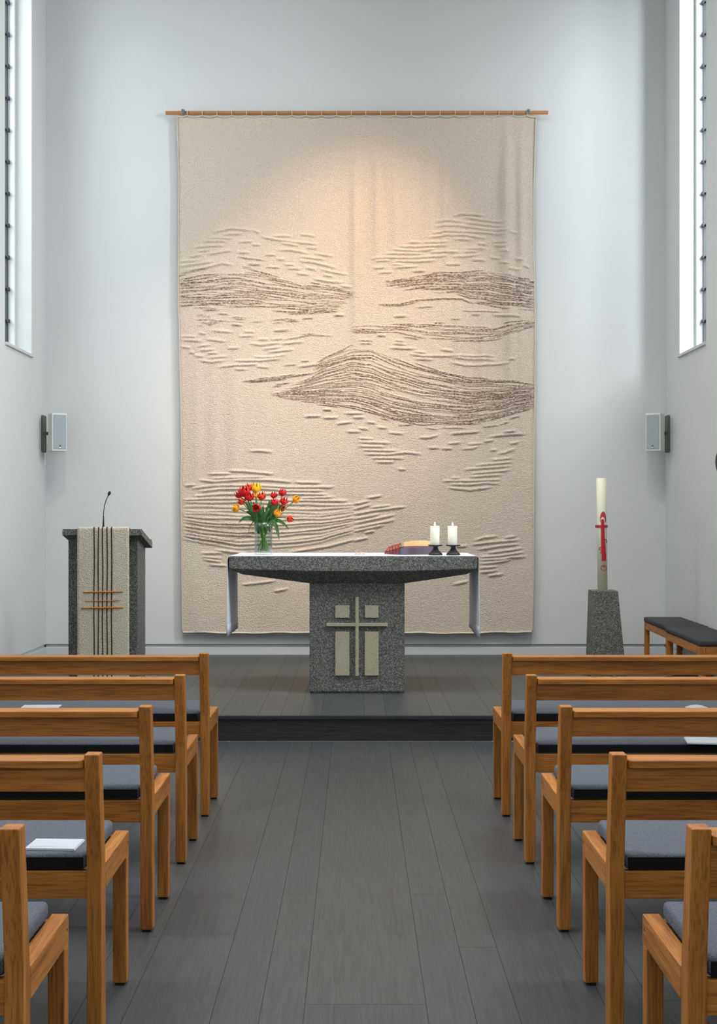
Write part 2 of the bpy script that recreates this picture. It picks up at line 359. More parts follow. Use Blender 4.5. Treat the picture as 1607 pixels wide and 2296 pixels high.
# raised weft ridges, traced one by one (points in the units of each drawing sheet); ~n gives the brown yarn share
RIDGES = """
A 345,1070 500,1035 680,1048|680,1048 740,1068|430,1085 600,1075|310,1115 520,1115|275,1140 475,1138|560,1145 690,1138|195,1190 450,1172|665,1165 750,1170|235,1225 335,1210|300,1250 400,1232 520,1212|165,1270 270,1250|540,1230 660,1230|830,1095 1005,1100|1065,1085 1195,1098|745,1100 900,1130 1050,1150 1210,1165|905,1155 1060,1175|1120,1195 1215,1200|880,1212 990,1212 1140,1240|780,1250 875,1250|870,1285 945,1288|1180,1240 1345,1265|1060,1265 1280,1293|935,1328 1030,1338|960,1360 1085,1368|1060,1300 1170,1312 1375,1360|1110,1358 1200,1372|1230,1370 1330,1393 1455,1412|1035,1403 1150,1415|1255,1418 1345,1430|1170,1448 1300,1470 1430,1477|1400,1505 1490,1517|75,1308 250,1298|75,1345 200,1330 370,1305|130,1385 300,1355 430,1320 530,1335|550,1265 660,1280 790,1295~6|590,1275 700,1285~6|640,1325 750,1328~4|780,1350 910,1358~6
B 650,1215 740,1212 845,1222
G1 470,105 600,108 880,133|290,133 500,130|320,172 560,165 800,160|210,185 350,200 600,182 850,187 1040,203|1050,205 1300,210|85,235 190,228|150,262 350,235 700,232 1000,250 1410,248|210,290 400,265 800,262 1000,280 1320,280|160,330 400,310 900,305 1360,315|1100,345 1410,335|70,362 300,350 700,350 1000,365 1540,370|230,830 440,825|240,860 430,875|260,885 420,905|300,930 470,940|590,1105 700,1095 900,1070|870,1165 1010,1140|350,800 560,822 640,828|1000,822 1350,770 1600,705
G2 0,400 160,368|0,445 170,400|120,345 265,322|150,430 340,408|0,490 180,455 470,420|0,530 250,485|0,570 380,490|0,610 375,535|0,640 290,580|100,650 200,632|0,722 140,692|1060,720 1160,690 1280,680|1330,695 1440,680|1040,755 1200,735 1470,712|1090,800 1300,765 1470,750|1180,830 1500,785|1110,865 1300,850 1510,820|1110,890 1330,880 1390,865 1530,860|1110,922 1260,910 1400,885|1110,960 1280,945|1110,1000 1280,980|1180,1030 1330,1010|880,1105 1020,1075|900,770 1010,765
G3 255,650 400,640~6|300,635 460,625~6|290,662 350,655~6|500,595 640,600~7|530,610 630,612~6|380,565 480,570~6|250,535 400,530~8|970,630 1100,630~8|990,618 1080,616~7|1120,610 1230,605~7|1400,580 1500,578~4|325,715 520,728|215,735 280,742|610,725 715,725|565,765 705,760|60,768 200,768|60,795 260,808|280,790 460,812|55,855 150,868|205,852 320,840|215,890 370,882|290,915 390,912|175,935 265,942|300,955 470,942|210,975 330,992 455,975|130,905 180,910|465,870 580,868|530,980 740,980 950,960|695,950 860,948 990,925|385,1035 530,1020 750,1010|720,1030 840,1040|530,1055 640,1055|730,792 830,790|660,830 770,840 940,820|870,718 1015,708~4|850,795 960,782|770,878 950,860|820,905 1060,880|960,795 1100,770 1200,750 1390,762~5|1110,745 1260,742~6|960,1020 1085,1012~5|1080,1035 1310,1005~3|1110,985 1190,980~6|880,1190 1020,1170~8|860,1205 950,1195~5|940,830 1140,812|500,660 600,668~4|600,1160 750,1148 900,1135 1060,1112 1240,1085~9|640,1165 800,1155 1000,1135~9|700,1140 900,1122 1100,1095~8
G4 860,100 940,80 1140,98~2|960,108 1080,130 1300,152~1|710,145 850,138 950,150|950,152 1300,190|705,188 900,178 1130,210 1340,222|680,245 850,228 1050,235 1310,255|640,285 830,262 960,262 1150,290|1340,235 1415,245|860,295 1030,300|1070,335 1150,340|1200,318 1325,325|1200,345 1320,362|470,322 600,328|600,325 830,322|390,358 520,362 820,352|330,385 560,398 720,382|270,418 600,424|150,463 300,452 500,458 820,440|950,378 1150,375|940,405 1080,402|650,410 930,405|850,445 950,445 1090,428|1255,390 1340,405|190,487 320,475|340,485 580,490 720,478|340,512 450,518|790,513 935,510|1020,470 1145,478|1175,450 1270,462|1250,490 1340,508|1395,468 1470,480|1450,525 1520,537|1320,548 1430,560|180,543 290,538|345,542 450,535 570,530|215,583 350,577|510,573 625,570~3|215,855 400,855 540,820 800,805 930,810 1050,850~9|250,862 420,862 560,830~8|540,880 700,875~5|930,910 1280,918~5|1010,940 1100,942~2|1195,945 1440,960~3|350,958 470,955~3|830,980 930,985~5|50,1165 180,1165~6|60,1190 170,1190~6|205,1120 290,1122~3
G5 1175,1045 1380,1025|1050,1090 1370,1060|950,1125 1150,1110 1360,1095|1010,1160 1360,1130|990,1190 1290,1168|770,1222 1000,1222 1270,1212|820,1250 1000,1255 1150,1240 1265,1248|810,1280 1010,1300 1200,1275|835,1198 930,1198|1235,990 1300,980 1400,945|1180,960 1240,955|1340,905 1430,890|985,910 1110,900|1120,888 1215,872|935,950 1030,942 1090,922|810,903 930,893|1170,845 1300,830 1490,818~4|1290,803 1410,795~4|830,820 1100,800~4|640,938 750,940~3|560,850 640,852 740,830~3|760,945 860,945~2|300,808 445,818|205,760 300,770|110,715 205,728|40,770 140,778|0,805 60,798|0,672 100,682|45,858 180,862|40,888 340,898|40,925 290,930|80,958 400,965|95,990 300,995 460,978 600,993|160,1025 445,1028|190,1060 365,1060|385,1122 460,1124|480,130 600,150 850,150 1220,155~2|510,115 630,120~1|530,175 700,182~1|840,160 950,175 1230,185|835,205 950,230 1100,232 1350,210|350,45 460,52~2|310,80 560,90~1|360,18 450,25~2|750,95 870,110~2|1320,180 1400,178|750,765 980,770~5|1110,760 1260,745~7|1260,740 1340,715~7|1340,690 1440,665~8|390,745 520,738~8|850,735 1100,728~7|620,765 740,782~5
B 1095,930 1245,926|1250,942 1385,938|1360,992 1500,975|1445,1055 1570,1055|1250,875 1330,875~3|1425,905 1590,905|1495,938 1600,940
"""
strokes = []       # (xs, ys, halfwidth, height, brown)
for ln in RIDGES.strip().split('\n'):
    key, rest = ln.split(' ', 1); ox, oy, sc = CROPS[key]
    for st in rest.split('|'):
        b = 0.0
        if '~' in st: st, q = st.split('~'); b = int(q) / 10
        pts = [tuple(map(float, p.split(','))) for p in st.split()]
        xs = [ox + p[0] / sc for p in pts]; ys = [oy + p[1] / sc for p in pts]
        big = 1.0 if b < .5 else .55
        if key in ('G1', 'G2', 'B'): big *= 1.15
        strokes.append((xs, ys, 2.8 if b < .5 else 2.0, 13.0 * big, b))
def band(top, bot, n, brown, height, hw, sheet=None, gap=.25, lmin=40, lmax=170, wob=1.2):
    if sheet:
        ox, oy, sc = CROPS[sheet]; top = [(ox + x / sc, oy + y / sc) for x, y in top]; bot = [(ox + x / sc, oy + y / sc) for x, y in bot]
    tx, ty = zip(*top); bxx, by = zip(*bot); xa, xb = max(tx[0], bxx[0]), min(tx[-1], bxx[-1])
    r = random.Random(n * 31 + int(xa))
    for k in range(n):
        t = (k + r.uniform(-.2, .2)) / (n - 1); x = xa + r.uniform(0, 12); ph = r.uniform(0, 6)
        if gap < .05:
            segs = [(xa + r.uniform(0, 4), xb - r.uniform(0, 6))]
        else:
            segs = []
            while x < xb:
                L = r.uniform(lmin, lmax); segs.append((x, min(x + L, xb))); x += L * (1 + r.uniform(-.12, gap))
        for (a, b) in segs:
            if b - a < 6: continue
            gx = np.linspace(a, b, max(3, int((b - a) / 12)))
            T = np.interp(gx, tx, ty); B = np.interp(gx, bxx, by)
            gy = T + (B - T) * t + wob * np.sin(gx / 23 + ph) * np.clip((B - T) / 30, 0, 1)
            strokes.append((list(gx), list(gy), hw * r.uniform(.8, 1.2), height * r.uniform(.6, 1.2), brown * r.uniform(.35, 1.0)))
_nz = np.random.RandomState(11).rand(60, 60)
def lown(x, y, sx=46.0, sy=9.0):
    u, v = (x / sx) % 58, (y / sy) % 58; i, j = int(u), int(v); f, g_ = u - i, v - j
    return (_nz[j, i] * (1 - f) + _nz[j, i + 1] * f) * (1 - g_) + (_nz[j + 1, i] * (1 - f) + _nz[j + 1, i + 1] * f) * g_
def field(ftop, fbot, env_t, env_b, n, brown, height, hw, lmin=25, lmax=120, keep=.8, rag=7, seed=1):
    """short weft lengths following flow lines between ftop and fbot, kept only inside the motif's outline"""
    r = random.Random(seed); xa, xb = env_t[0][0], env_t[-1][0]
    T = lambda c, x: np.interp(x, [p[0] for p in c], [p[1] for p in c])
    for k in range(n):
        t = (k + r.uniform(-.25, .25)) / (n - 1); x = xa - r.uniform(0, 40); ph = r.uniform(0, 6)
        while x < xb:
            L = r.uniform(lmin, lmax); a, b = max(x, xa), min(x + L, xb); x += L * r.uniform(.75, 1.02)
            if r.random() > keep or b - a < 8: continue
            gx = np.linspace(a, b, max(4, int((b - a) / 7)))
            gy = T(ftop, gx) * (1 - t) + T(fbot, gx) * t + 1.3 * np.sin(gx / 21 + ph) + r.uniform(-1.2, 1.2)
            rg = r.uniform(-rag, rag * .2)
            ok = (gy > T(env_t, gx) - rg) & (gy < T(env_b, gx) + rg)
            idx_ = np.where(ok)[0]
            if len(idx_) < 3: continue
            gx, gy = gx[idx_[0]:idx_[-1] + 1], gy[idx_[0]:idx_[-1] + 1]
            q = lown(gx.mean(), gy.mean())
            strokes.append((list(gx), list(gy), hw * r.uniform(.7, 1.25), height * r.uniform(.5, 1.25), min(1, brown * (.25 + 1.35 * q))))
# left hill
field([(400, 621), (448, 613), (498, 606), (533, 604), (572, 609), (613, 619), (654, 628), (709, 638), (763, 646), (800, 656)], [(400, 694), (500, 698), (600, 702), (700, 704), (800, 696)],
      [(400, 619), (448, 611), (498, 604), (533, 602), (572, 607), (613, 617), (654, 626), (709, 636), (763, 646), (796, 656)], [(400, 692), (476, 698), (544, 706), (626, 712), (681, 717), (720, 712), (760, 700), (796, 670)], 23, 1.0, 4.5, 1.45, seed=3)
field([(400, 606), (448, 600), (500, 590), (540, 592), (600, 604), (700, 622)], [(400, 622), (448, 614), (500, 602), (540, 604), (600, 616), (700, 640)], [(400, 606), (540, 590), (620, 606), (640, 620)], [(400, 622), (540, 606), (620, 620), (640, 630)], 4, .75, 6, 1.9, 20, 80, .6, seed=5)
field([(430, 700), (560, 700), (700, 705)], [(430, 728), (560, 735), (700, 722)], [(440, 700), (560, 712), (690, 712)], [(440, 730), (520, 742), (600, 730), (690, 720)], 7, .7, 4, 1.6, 15, 50, .38, seed=6)
# right hill
G4 = lambda P: [(790 + x / 3.826, 460 + y / 3.826) for x, y in P]
field(G4([(280, 630), (430, 608), (700, 570), (900, 562), (1100, 548), (1200, 555), (1400, 600), (1570, 640)]), G4([(280, 800), (640, 790), (900, 800), (1000, 845), (1300, 890), (1570, 905)]),
      G4([(280, 640), (430, 605), (520, 602), (600, 600), (690, 556), (900, 558), (1100, 545), (1200, 553), (1400, 600), (1570, 640)]), G4([(280, 700), (420, 735), (640, 740), (800, 770), (900, 790), (1000, 845), (1300, 890), (1400, 912), (1570, 905)]), 23, 1.0, 4.2, 1.4, 30, 150, .86, seed=8)
field(G4([(-40, 1040), (120, 1008), (500, 1015), (900, 1015), (1200, 1050), (1320, 1020), (1570, 985)]), G4([(-40, 1110), (370, 1115), (600, 1165), (900, 1195), (1110, 1190), (1400, 1120), (1570, 1075)]),
      G4([(-20, 1040), (120, 1005), (500, 1010), (700, 985), (900, 1012), (1200, 1045), (1320, 985), (1570, 980)]), G4([(-20, 1105), (200, 1108), (370, 1118), (600, 1168), (900, 1205), (1110, 1200), (1400, 1120), (1570, 1070)]), 12, .85, 5.0, 1.6, 25, 110, .72, seed=9)
# middle hill
CT_ = [(600, 862), (640, 850), (690, 828), (730, 800), (788, 776), (832, 775), (879, 797), (947, 821), (1046, 847), (1200, 860)]
CB_ = [(600, 888), (650, 897), (708, 907), (790, 919), (868, 943), (947, 955), (1051, 953), (1111, 943), (1200, 914)]
ET_ = [(606, 882), (640, 872), (672, 850), (700, 846), (702, 803), (747, 779), (788, 771), (842, 778), (879, 797), (947, 818), (989, 832), (1046, 847), (1161, 850), (1200, 860)]
EB_ = [(606, 888), (650, 900), (708, 909), (790, 919), (868, 945), (947, 957), (1051, 955), (1111, 943), (1200, 914)]
field(CT_, CB_, ET_, EB_, 35, .95, 6.2, 1.45, 40, 210, .88, rag=5, seed=12)
field([(800, 905), (900, 925), (1000, 930), (1110, 925), (1200, 895)], [(800, 922), (900, 948), (1000, 955), (1110, 945), (1200, 915)], [(820, 915), (900, 922), (1000, 925), (1110, 922), (1200, 893)], EB_[3:], 9, 1.0, 3, 1.5, 30, 120, .7, seed=13)
field([(1090, 890), (1200, 882)], [(1090, 930), (1200, 915)], [(1095, 885), (1200, 880)], [(1095, 930), (1200, 915)], 8, 1.0, 3, 1.5, 30, 100, .8, seed=14)
field([(760, 850), (900, 880)], [(760, 900), (900, 930)], [(700, 880), (800, 875), (870, 890)], [(700, 905), (800, 905), (870, 915)], 9, 1.0, 3, 1.4, 30, 100, .7, seed=15)
band([(65, 392), (500, 385), (900, 395), (1300, 415), (1600, 400)],
     [(65, 700), (250, 745), (560, 790), (900, 785), (1300, 735), (1600, 640)], 12, .12, 14, 2.7, 'G1', gap=.04)
band([(65, 490), (300, 520), (720, 600)], [(65, 640), (250, 750), (500, 760), (720, 650)], 15, .75, 2.5, 1.4, 'G1')
NXG, NYG = 400, 960
ys_ = np.linspace(0, 1, NYG)[:, None]; us = np.linspace(0, 1, NXG)[None, :]
YL = np.array([261, 420, 560, 690, 720, 800, 900, 1000, 1080, 1200, 1420.]); XLv = np.array([397, 401, 400, 399.5, 402, 403, 405.5, 407, 405.5, 407, 409.])
YR = np.array([261, 400, 560, 640, 760, 900, 1000, 1100, 1300, 1420.]); XRv = np.array([1201, 1196.5, 1195.5, 1198, 1199, 1198.5, 1197, 1196, 1195.5, 1193.])
LOOPX = [419.7, 453.4, 486.2, 519.1, 552.5, 586.2, 619.9, 653.8, 685.9, 720, 753.8, 786.6, 819, 852, 886, 920.6, 953, 985, 1018.8, 1051.7, 1084, 1116.7, 1148.7, 1179.7]
def topline(x):
    lx = np.array([384] + LOOPX + [1216]); i = np.clip(np.searchsorted(lx, x) - 1, 0, len(lx) - 2)
    f = (x - lx[i]) / (lx[i + 1] - lx[i]); return 259.5 + 3.6 * 4 * np.clip(f * (1 - f), 0, 1)
def botline(x): return 1418 + 1.0 * np.sin(x / 38) + .6 * np.sin(x / 13 + 1) + np.interp(x, [409, 700, 1000, 1193], [0, 1, 1, -.5])
xg0 = np.interp(261 + ys_ * 1157, YL, XLv) + us * (np.interp(261 + ys_ * 1157, YR, XRv) - np.interp(261 + ys_ * 1157, YL, XLv))
PX = xg0; tl = topline(PX[0])[None, :]; bl = botline(PX[-1])[None, :]
PY = tl + (bl - tl) * ys_
H = np.zeros_like(PX); BR = np.zeros_like(PX)
for xs, ys, hw, hh, b in strokes:
    a0, a1 = xs[0] - 3, xs[-1] + 3; m0, m1 = min(ys) - 4 * hw, max(ys) + 4 * hw
    r0 = max(0, int((m0 - 264) / 1157 * NYG) - 6); r1 = min(NYG, int((m1 - 259) / 1157 * NYG) + 6)
    c0 = max(0, int((a0 - 412) / 785 * NXG) - 4); c1 = min(NXG, int((a1 - 395) / 785 * NXG) + 6)
    if r1 <= r0 or c1 <= c0: continue
    px = PX[r0:r1, c0:c1]; py = PY[r0:r1, c0:c1]
    yc = np.interp(px, xs, ys) - 1.2
    L = xs[-1] - xs[0]; tp = min(16, L * .3)
    e = np.clip(np.minimum(px - xs[0], xs[-1] - px) / tp, 0, 1) ** .6
    d = (py - yc) / hw
    prof = np.where(np.abs(d) < 1.6, np.cos(np.clip(d, -1.6, 1.6) / 1.6 * PI / 2) ** 1.5, 0) * e
    H[r0:r1, c0:c1] = np.maximum(H[r0:r1, c0:c1], prof * hh)
    if b > 0:
        pb = np.clip(1.35 - np.abs(d - .5) * .8, 0, 1) * e * b
        BR[r0:r1, c0:c1] = np.maximum(BR[r0:r1, c0:c1], pb)
def g(v, c, s): return np.exp(-((v - c) / s) ** 2)
def win(a, b, f): return 1 / (1 + np.exp(-(PY - a) / f)) / (1 + np.exp((PY - b) / f))
fold = (15 * g(PX, 798, 12) * win(370, 740, 45) + 13 * g(PX, 845, 10) * win(340, 560, 40) + 8 * g(PX, 885, 9) * win(380, 540, 35)
        + 9 * g(PX, 960, 14) * win(330, 500, 30) + 13 * g(PX, 998, 9) * win(400, 560, 30) + 18 * g(PX, 1135, 13) * win(330, 640, 45)
        + 7 * g(PX, 1070, 22) * win(300, 520, 40) + 10 * g(PX, 1168, 10) * win(360, 900, 60) + 15 * g(PX, 1030, 14) * win(690, 950, 40) + 16 * g(PX, 1085, 14) * win(690, 960, 40)
        + 16 * g(PX, 1145, 13) * win(650, 960, 50) + 8 * g(PX, 480, 16) * win(850, 1080, 50) + 8 * g(PX, 525, 16) * win(850, 1120, 50) + 7 * g(PX, 440, 14) * win(820, 1050, 50)
        + 9 * g(PX, 985, 18) * win(960, 1130, 40) + 6 * g(PX, 905, 16) * win(1000, 1200, 60) + 5 * g(PX, 600, 30) * win(1000, 1350, 60) + 5 * g(PX, 440, 20) * win(1230, 1420, 50))
fold += 3 * np.sin(PX / 41.0) * np.sin(PY / 150.0 + 1)
# woven grain and slightly uneven weft
grain = rng.rand(NYG, NXG); grain = (grain + np.roll(grain, 1, 1) + np.roll(grain, 1, 0) + np.roll(grain, -1, 1)) / 4 - .5
Hm = (H * 1.0 + fold * 2.9 + grain * 3.4) / 1000.0
X = (PX - CX) / TS; Z = EYE - (PY - HY) / TS; Y = TY - Hm
V = np.stack([X, Y, Z], -1)
Vp = np.pad(V, ((1, 1), (1, 1), (0, 0)), mode='edge'); Vp[0, :, 1] = Vp[-1, :, 1] = TY + .014; Vp[:, 0, 1] = Vp[:, -1, 1] = TY + .014
Bp = np.pad(BR, 1, mode='edge'); ny, nx = Bp.shape
idx = np.arange(ny * nx).reshape(ny, nx)
q = np.stack([idx[:-1, :-1], idx[1:, :-1], idx[1:, 1:], idx[:-1, 1:]], -1).reshape(-1, 4)
me = bpy.data.meshes.new('woven_panel')
me.vertices.add(ny * nx); me.vertices.foreach_set('co', Vp.astype(np.float32).ravel())
me.loops.add(q.size); me.loops.foreach_set('vertex_index', q.ravel().astype(np.int32))
me.polygons.add(len(q)); me.polygons.foreach_set('loop_start', (np.arange(len(q)) * 4).astype(np.int32))
me.update(calc_edges=True)
at = me.attributes.new('yarn', 'FLOAT', 'POINT'); at.data.foreach_set('value', Bp.astype(np.float32).ravel())
tap = empty('tapestry', (0, TY, TZ(1418)), 0, 'huge cream woven wool wall hanging with raised wavy brown and cream ridges behind the altar', 'tapestry')
o = link('woven_panel', me, WOOL, None, True); o.parent = tap; o.matrix_parent_inverse = Matrix.Translation((0, -TY, -TZ(1418)))
def tapchild(mb, name, mat):
    c = mb.build(name, mat, None, True); c.parent = tap; c.matrix_parent_inverse = Matrix.Translation((0, -TY, -TZ(1418))); return c
def wig(pts): return [(p[0] + rng.uniform(-.0012, .0012), p[1], p[2]) for p in pts]
tapchild(MB().tube(wig([(V[i, 0, 0], TY - .006, V[i, 0, 2]) for i in range(0, NYG, 3)]), .0046, 6), 'edge_cord', CORD)
tapchild(MB().tube(wig([(V[i, -1, 0], TY - .006, V[i, -1, 2]) for i in range(0, NYG, 3)]), .0046, 6), 'edge_cord', CORD)
tapchild(MB().tube([(V[-1, i, 0], TY - .008, V[-1, i, 2] + rng.uniform(-.001, .001)) for i in range(0, NXG, 2)], .008, 6), 'bottom_fringe_cord', CORD)
tapchild(MB().tube([(V[0, i, 0], TY - .006, V[0, i, 2]) for i in range(0, NXG, 2)], .006, 6), 'top_cord', CORD)
RZ = EYE + (HY - 253.6) / (F / TY); RR = .0175; RY = TY - .004
for lx in LOOPX:
    x = TX(lx)
    pts = [(x + .004, RY + RR * math.cos(a) * 1.18, RZ + RR * math.sin(a) * 1.18) for a in np.linspace(-1.2, PI + 1.2, 14)]
    pts = [(x, TY + .002, TZ(261.5))] + pts + [(x, TY - .008, TZ(262))]
    tapchild(MB().tube(pts, .0042, 6), 'hanging_loop', CORD)
rod = empty('hanging_rod', (0, RY, RZ), 0, 'long thin round wooden rod carrying the tapestry by small loops', 'rod')
MB().tube([(TX(371.5), 0, 0), (TX(1228), 0, .003)], RR, 20).build('rod', ROD, rod, True)
for bxp in (410.5, 1183.5):
    x = TX(bxp); b = MB().box(x - .014, x + .014, .0, WY - RY, .016, .03, .002).box(x - .016, x + .016, -.022, .02, .012, .022, .002).box(x - .012, x + .016, -.024, -.018, -.012, .028, .002)
    b.tube([(x - .004, -.03, .02), (x - .004, -.01, .02)], .009, 10).tube([(x + .008, -.03, .004), (x + .008, -.01, .004)], .006, 8)
    b.build('bracket', STEEL, rod)

# ---------------- altar ----------------
AX, AY = .0, 9.546
altar = empty('altar', (AX, AY, PZ), 0, 'dark grey granite altar table with tapered slab on a block base on the platform', 'altar')
zt = 1.184 - PZ
sx0, sx1, sy0, sy1 = -.922, .888, -.116, .70
pts = []
for x in (sx0, sx1):
    for y in (sy0, sy1): pts += [(x, y, zt), (x, y, zt - .088)]
for y in (sy0, sy1): pts += [(-.345, y, zt - .106), (.365, y, zt - .106)]
for x in (-.84, .82):
    for y in (.02, .56): pts += [(x, y, zt - .135)]
for x in (-.342, .364):
    for y in (.01, .57): pts += [(x, y, zt - .201)]
MB().hull(pts, .004).build('slab', GRANITE, altar)
base = MB().box(-.340, .362, 0, .58, .012, zt - .2, .006).box(-.325, .347, .012, .565, 0, .02).build('base_block', GRANITE, altar)
for nm, (a, b, c, d) in (('inlay_panel', (751.5, 783, 1357.5, 1385)), ('inlay_panel', (818, 848, 1357.5, 1385)), ('inlay_panel', (751.5, 783, 1416.5, 1514.5)), ('inlay_panel', (817.5, 848.5, 1416.5, 1514.5))):
    s = F / AY
    MB().box((a - CX) / s, (b - CX) / s, -.014, .004, EYE - (d - HY) / s - PZ, EYE - (c - HY) / s - PZ, .002).build(nm, SANDSTONE, base)
s = F / AY
def rc(m, a, b, c, d, y): return m.box((a - CX) / s, (b - CX) / s, y, .004, EYE - (d - HY) / s - PZ, EYE - (c - HY) / s - PZ, .002)
cr = rc(rc(MB(), 796.5, 804, 1339, 1515, -.022), 732, 869, 1397, 1404, -.02).build('inlay_cross', SANDSTONE, base)
# linen runner: over the top and down both ends
cl = empty('altar_cloth', (AX, AY, PZ), 0, 'long white linen cloth lying on the altar and hanging down past both ends', 'altar cloth')
def clothprofile(y):
    w_ = .004 * math.sin(y * 11) ; zt2 = zt + .003
    fl = .006 * math.sin(y * 19 + 1); yy = (y - sy0) / (sy1 - sy0)
    L = [(sx0 - .012 - .002 + fl * .4 * k, zt2 - .03 - k * (.555 + .01 * yy)) for k in np.linspace(1, 0, 14)]
    Rr = [(sx1 + .012 + .004 * k - fl * .5 * k, zt2 - .03 - k * (.575 - .02 * yy)) for k in np.linspace(0, 1, 14)]
    arcL = [(sx0 + .012 - .024 * math.cos(a), zt2 - .022 + .024 * math.sin(a)) for a in np.linspace(.2, PI / 2, 5)]
    arcR = [(sx1 - .012 + .024 * math.sin(a), zt2 - .022 + .024 * math.cos(a)) for a in np.linspace(0, PI / 2 - .2, 5)]
    top = [(x, zt2 + .002) for x in np.linspace(sx0 + .05, sx1 - .05, 14)]
    return L + arcL + top + arcR + Rr
rows = [[(p[0], y, p[1]) for p in clothprofile(y)] for y in np.linspace(sy0 + .004, sy1 - .01, 26)]
MB().grid(rows).build('runner', LINEN, cl, True, thick=.0022)
for k in (0, 1):
    hr = []
    for y in np.linspace(sy0 + .006, sy1 - .012, 20):
        pr = clothprofile(y); seg = pr[:3] if k == 0 else pr[-3:]
        hr.append([(p[0] - .0035 if k == 0 else p[0] + .0035, y, p[1]) for p in seg])
    hr2 = [[(p[0] + (.007 if k == 0 else -.007), p[1], p[2]) for p in r] for r in hr]
    MB().grid(hr).grid(hr2).build('hem_band', LINEN_H, cl, True, thick=.0006)
ATZ = PZ + zt + .0075   # top of the cloth

# ---------------- vase with tulips ----------------
def vase_mat():
    a = N('vase_glass'); a.t.nodes.remove(a.p); out = a.t.nodes['Material Output']
    t = a.n('BsdfTransparent', Color=(.90, .95, .92, 1)); g = a.n('BsdfGlossy', Roughness=.02); f = facing(a, .03, .55)
    m = a.n('MixShader'); a.l(f, m.inputs[0]); a.l(t.outputs[0], m.inputs[1]); a.l(g.outputs[0], m.inputs[2]); a.l(m.outputs[0], out.inputs[0]); return a.m
VX, VY = (590.5 - CX) / 296, 9.80
vase = empty('glass_vase', (VX, VY, ATZ), 0, 'clear flared glass vase filled with water on the left end of the altar', 'vase')
prof = [(0, 0), (.066, 0), (.068, .01), (.066, .06), (.0655, .13), (.068, .155), (.071, .2), (.0745, .238), (.0725, .238), (.069, .2), (.0655, .155), (.063, .13), (.0635, .06), (.064, .016), (0, .012)]
MB().lathe(prof, 40).build('vase_body', vase_mat(), vase, True)
MB().lathe([(0, .0135), (.0615, .0175), (.061, .06), (.0605, .13), (.063, .157), (0, .157)], 32).build('water', water_mat(), vase, True)
def petal_mat(name, c_lo, c_hi, c_edge):
    a = N(name, .45, spec=.35); a.p.inputs['Subsurface Weight'].default_value = .15; a.p.inputs['Subsurface Radius'].default_value = (.02, .006, .003); a.p.inputs['Subsurface Scale'].default_value = .3
    at = a.n('Attribute', attribute_name='pet'); sp = a.n('SeparateColor'); a.l(at.outputs['Color'], sp.inputs[0])
    nz = a.n('TexNoise', Scale=45.0, Detail=2.0); a.l(a.coord(), nz.inputs['Vector'])
    c = a.ramp(sp.outputs[0], [(0, lin(c_lo)), (.35, lin(c_hi)), (.72, lin(c_hi)), (.95, lin(c_edge))])
    mx = a.n('MixRGB', _2=lin(c_edge)); mr = a.n('MapRange', _1=.5, _2=.75, _3=0.0, _4=.35); a.l(nz.outputs[0], mr.inputs[0]); a.l(mr.outputs[0], mx.inputs[0]); a.l(c, mx.inputs[1]); a.base(mx.outputs[0]); return a.m
PM = {'red': petal_mat('tulip_red', (190, 30, 20), (205, 18, 28), (222, 40, 35)),
      'fire': petal_mat('tulip_flame', (200, 60, 10), (208, 28, 22), (245, 150, 20)),
      'orange': petal_mat('tulip_orange', (235, 120, 10), (240, 150, 20), (250, 185, 30)),
      'yellow': petal_mat('tulip_yellow', (225, 170, 20), (245, 195, 25), (250, 215, 50)),
      'rust': petal_mat('tulip_rust', (120, 35, 10), (150, 50, 15), (220, 110, 20))}
STEM = plain('tulip_stem', (96, 140, 48), .5, .4)
def leaf_mat():
    a = N('tulip_leaf', .42, spec=.4); nz = a.n('TexNoise', Scale=1.0, Detail=3.0); a.l(a.coord((60, 60, 14)), nz.inputs['Vector'])
    a.base(a.ramp(nz.outputs[0], [(.3, lin((36, 74, 34))), (.7, lin((74, 124, 58)))])); return a.m
LEAF = leaf_mat()
def blossom_mesh(size, openness, seed):
    """six cupped petals in two whorls around +z, base at origin; attribute pet.r = height along the petal"""
    r = random.Random(seed); vs, fs, at = [], [], []
    for k in range(6):
        inner = k % 2; ang = k * PI / 3 + r.uniform(-.12, .12); Hh = size * (1.0 + r.uniform(-.06, .08)); R = size * (.44 if inner else .5) * (1 + .0 * openness)
        nu, nv = 9, 7; base_i = len(vs)
        for i in range(nu):
            t = i / (nu - 1)
            rad = R * math.sin(min(t * 1.75, 1) * PI / 2) ** .8 * (1 - (.62 - openness * .75) * max(0, t - .45) ** 1.3 * 1.9)
            z = Hh * (t ** 1.05); wd = .62 * math.sin((t ** .75) * PI * .93 + .12) * 1.15
            if t > .98: wd = .1
            for j in range(nv):
                sgn = (j / (nv - 1) - .5) * 2; a = ang + sgn * wd * .95
                rr = rad * (1 - .06 * sgn * sgn) + (.02 * size if inner == 0 else 0)
                edge = (.025 * size * math.sin(9 * t + k + sgn * 3)) * abs(sgn)
                vs.append(((rr + edge) * math.cos(a), (rr + edge) * math.sin(a), z - .10 * Hh * sgn * sgn * t)); at.append(max(t * .9, abs(sgn) * .93 * min(1, t * 2)))
        for i in range(nu - 1):
            for j in range(nv - 1):
                p = base_i + i * nv + j; fs.append((p, p + 1, p + nv + 1, p + nv))
    me = bpy.data.meshes.new('blossom'); me.from_pydata(vs, [], fs); a_ = me.attributes.new('pet', 'FLOAT', 'POINT'); a_.data.foreach_set('value', at); me.update(); return me
def bez(p0, p1, p2, p3, n):
    out = []
    for i in range(n):
        t = i / (n - 1); u = 1 - t; out.append(p0 * u ** 3 + p1 * 3 * u * u * t + p2 * 3 * u * t * t + p3 * t ** 3)
    return out
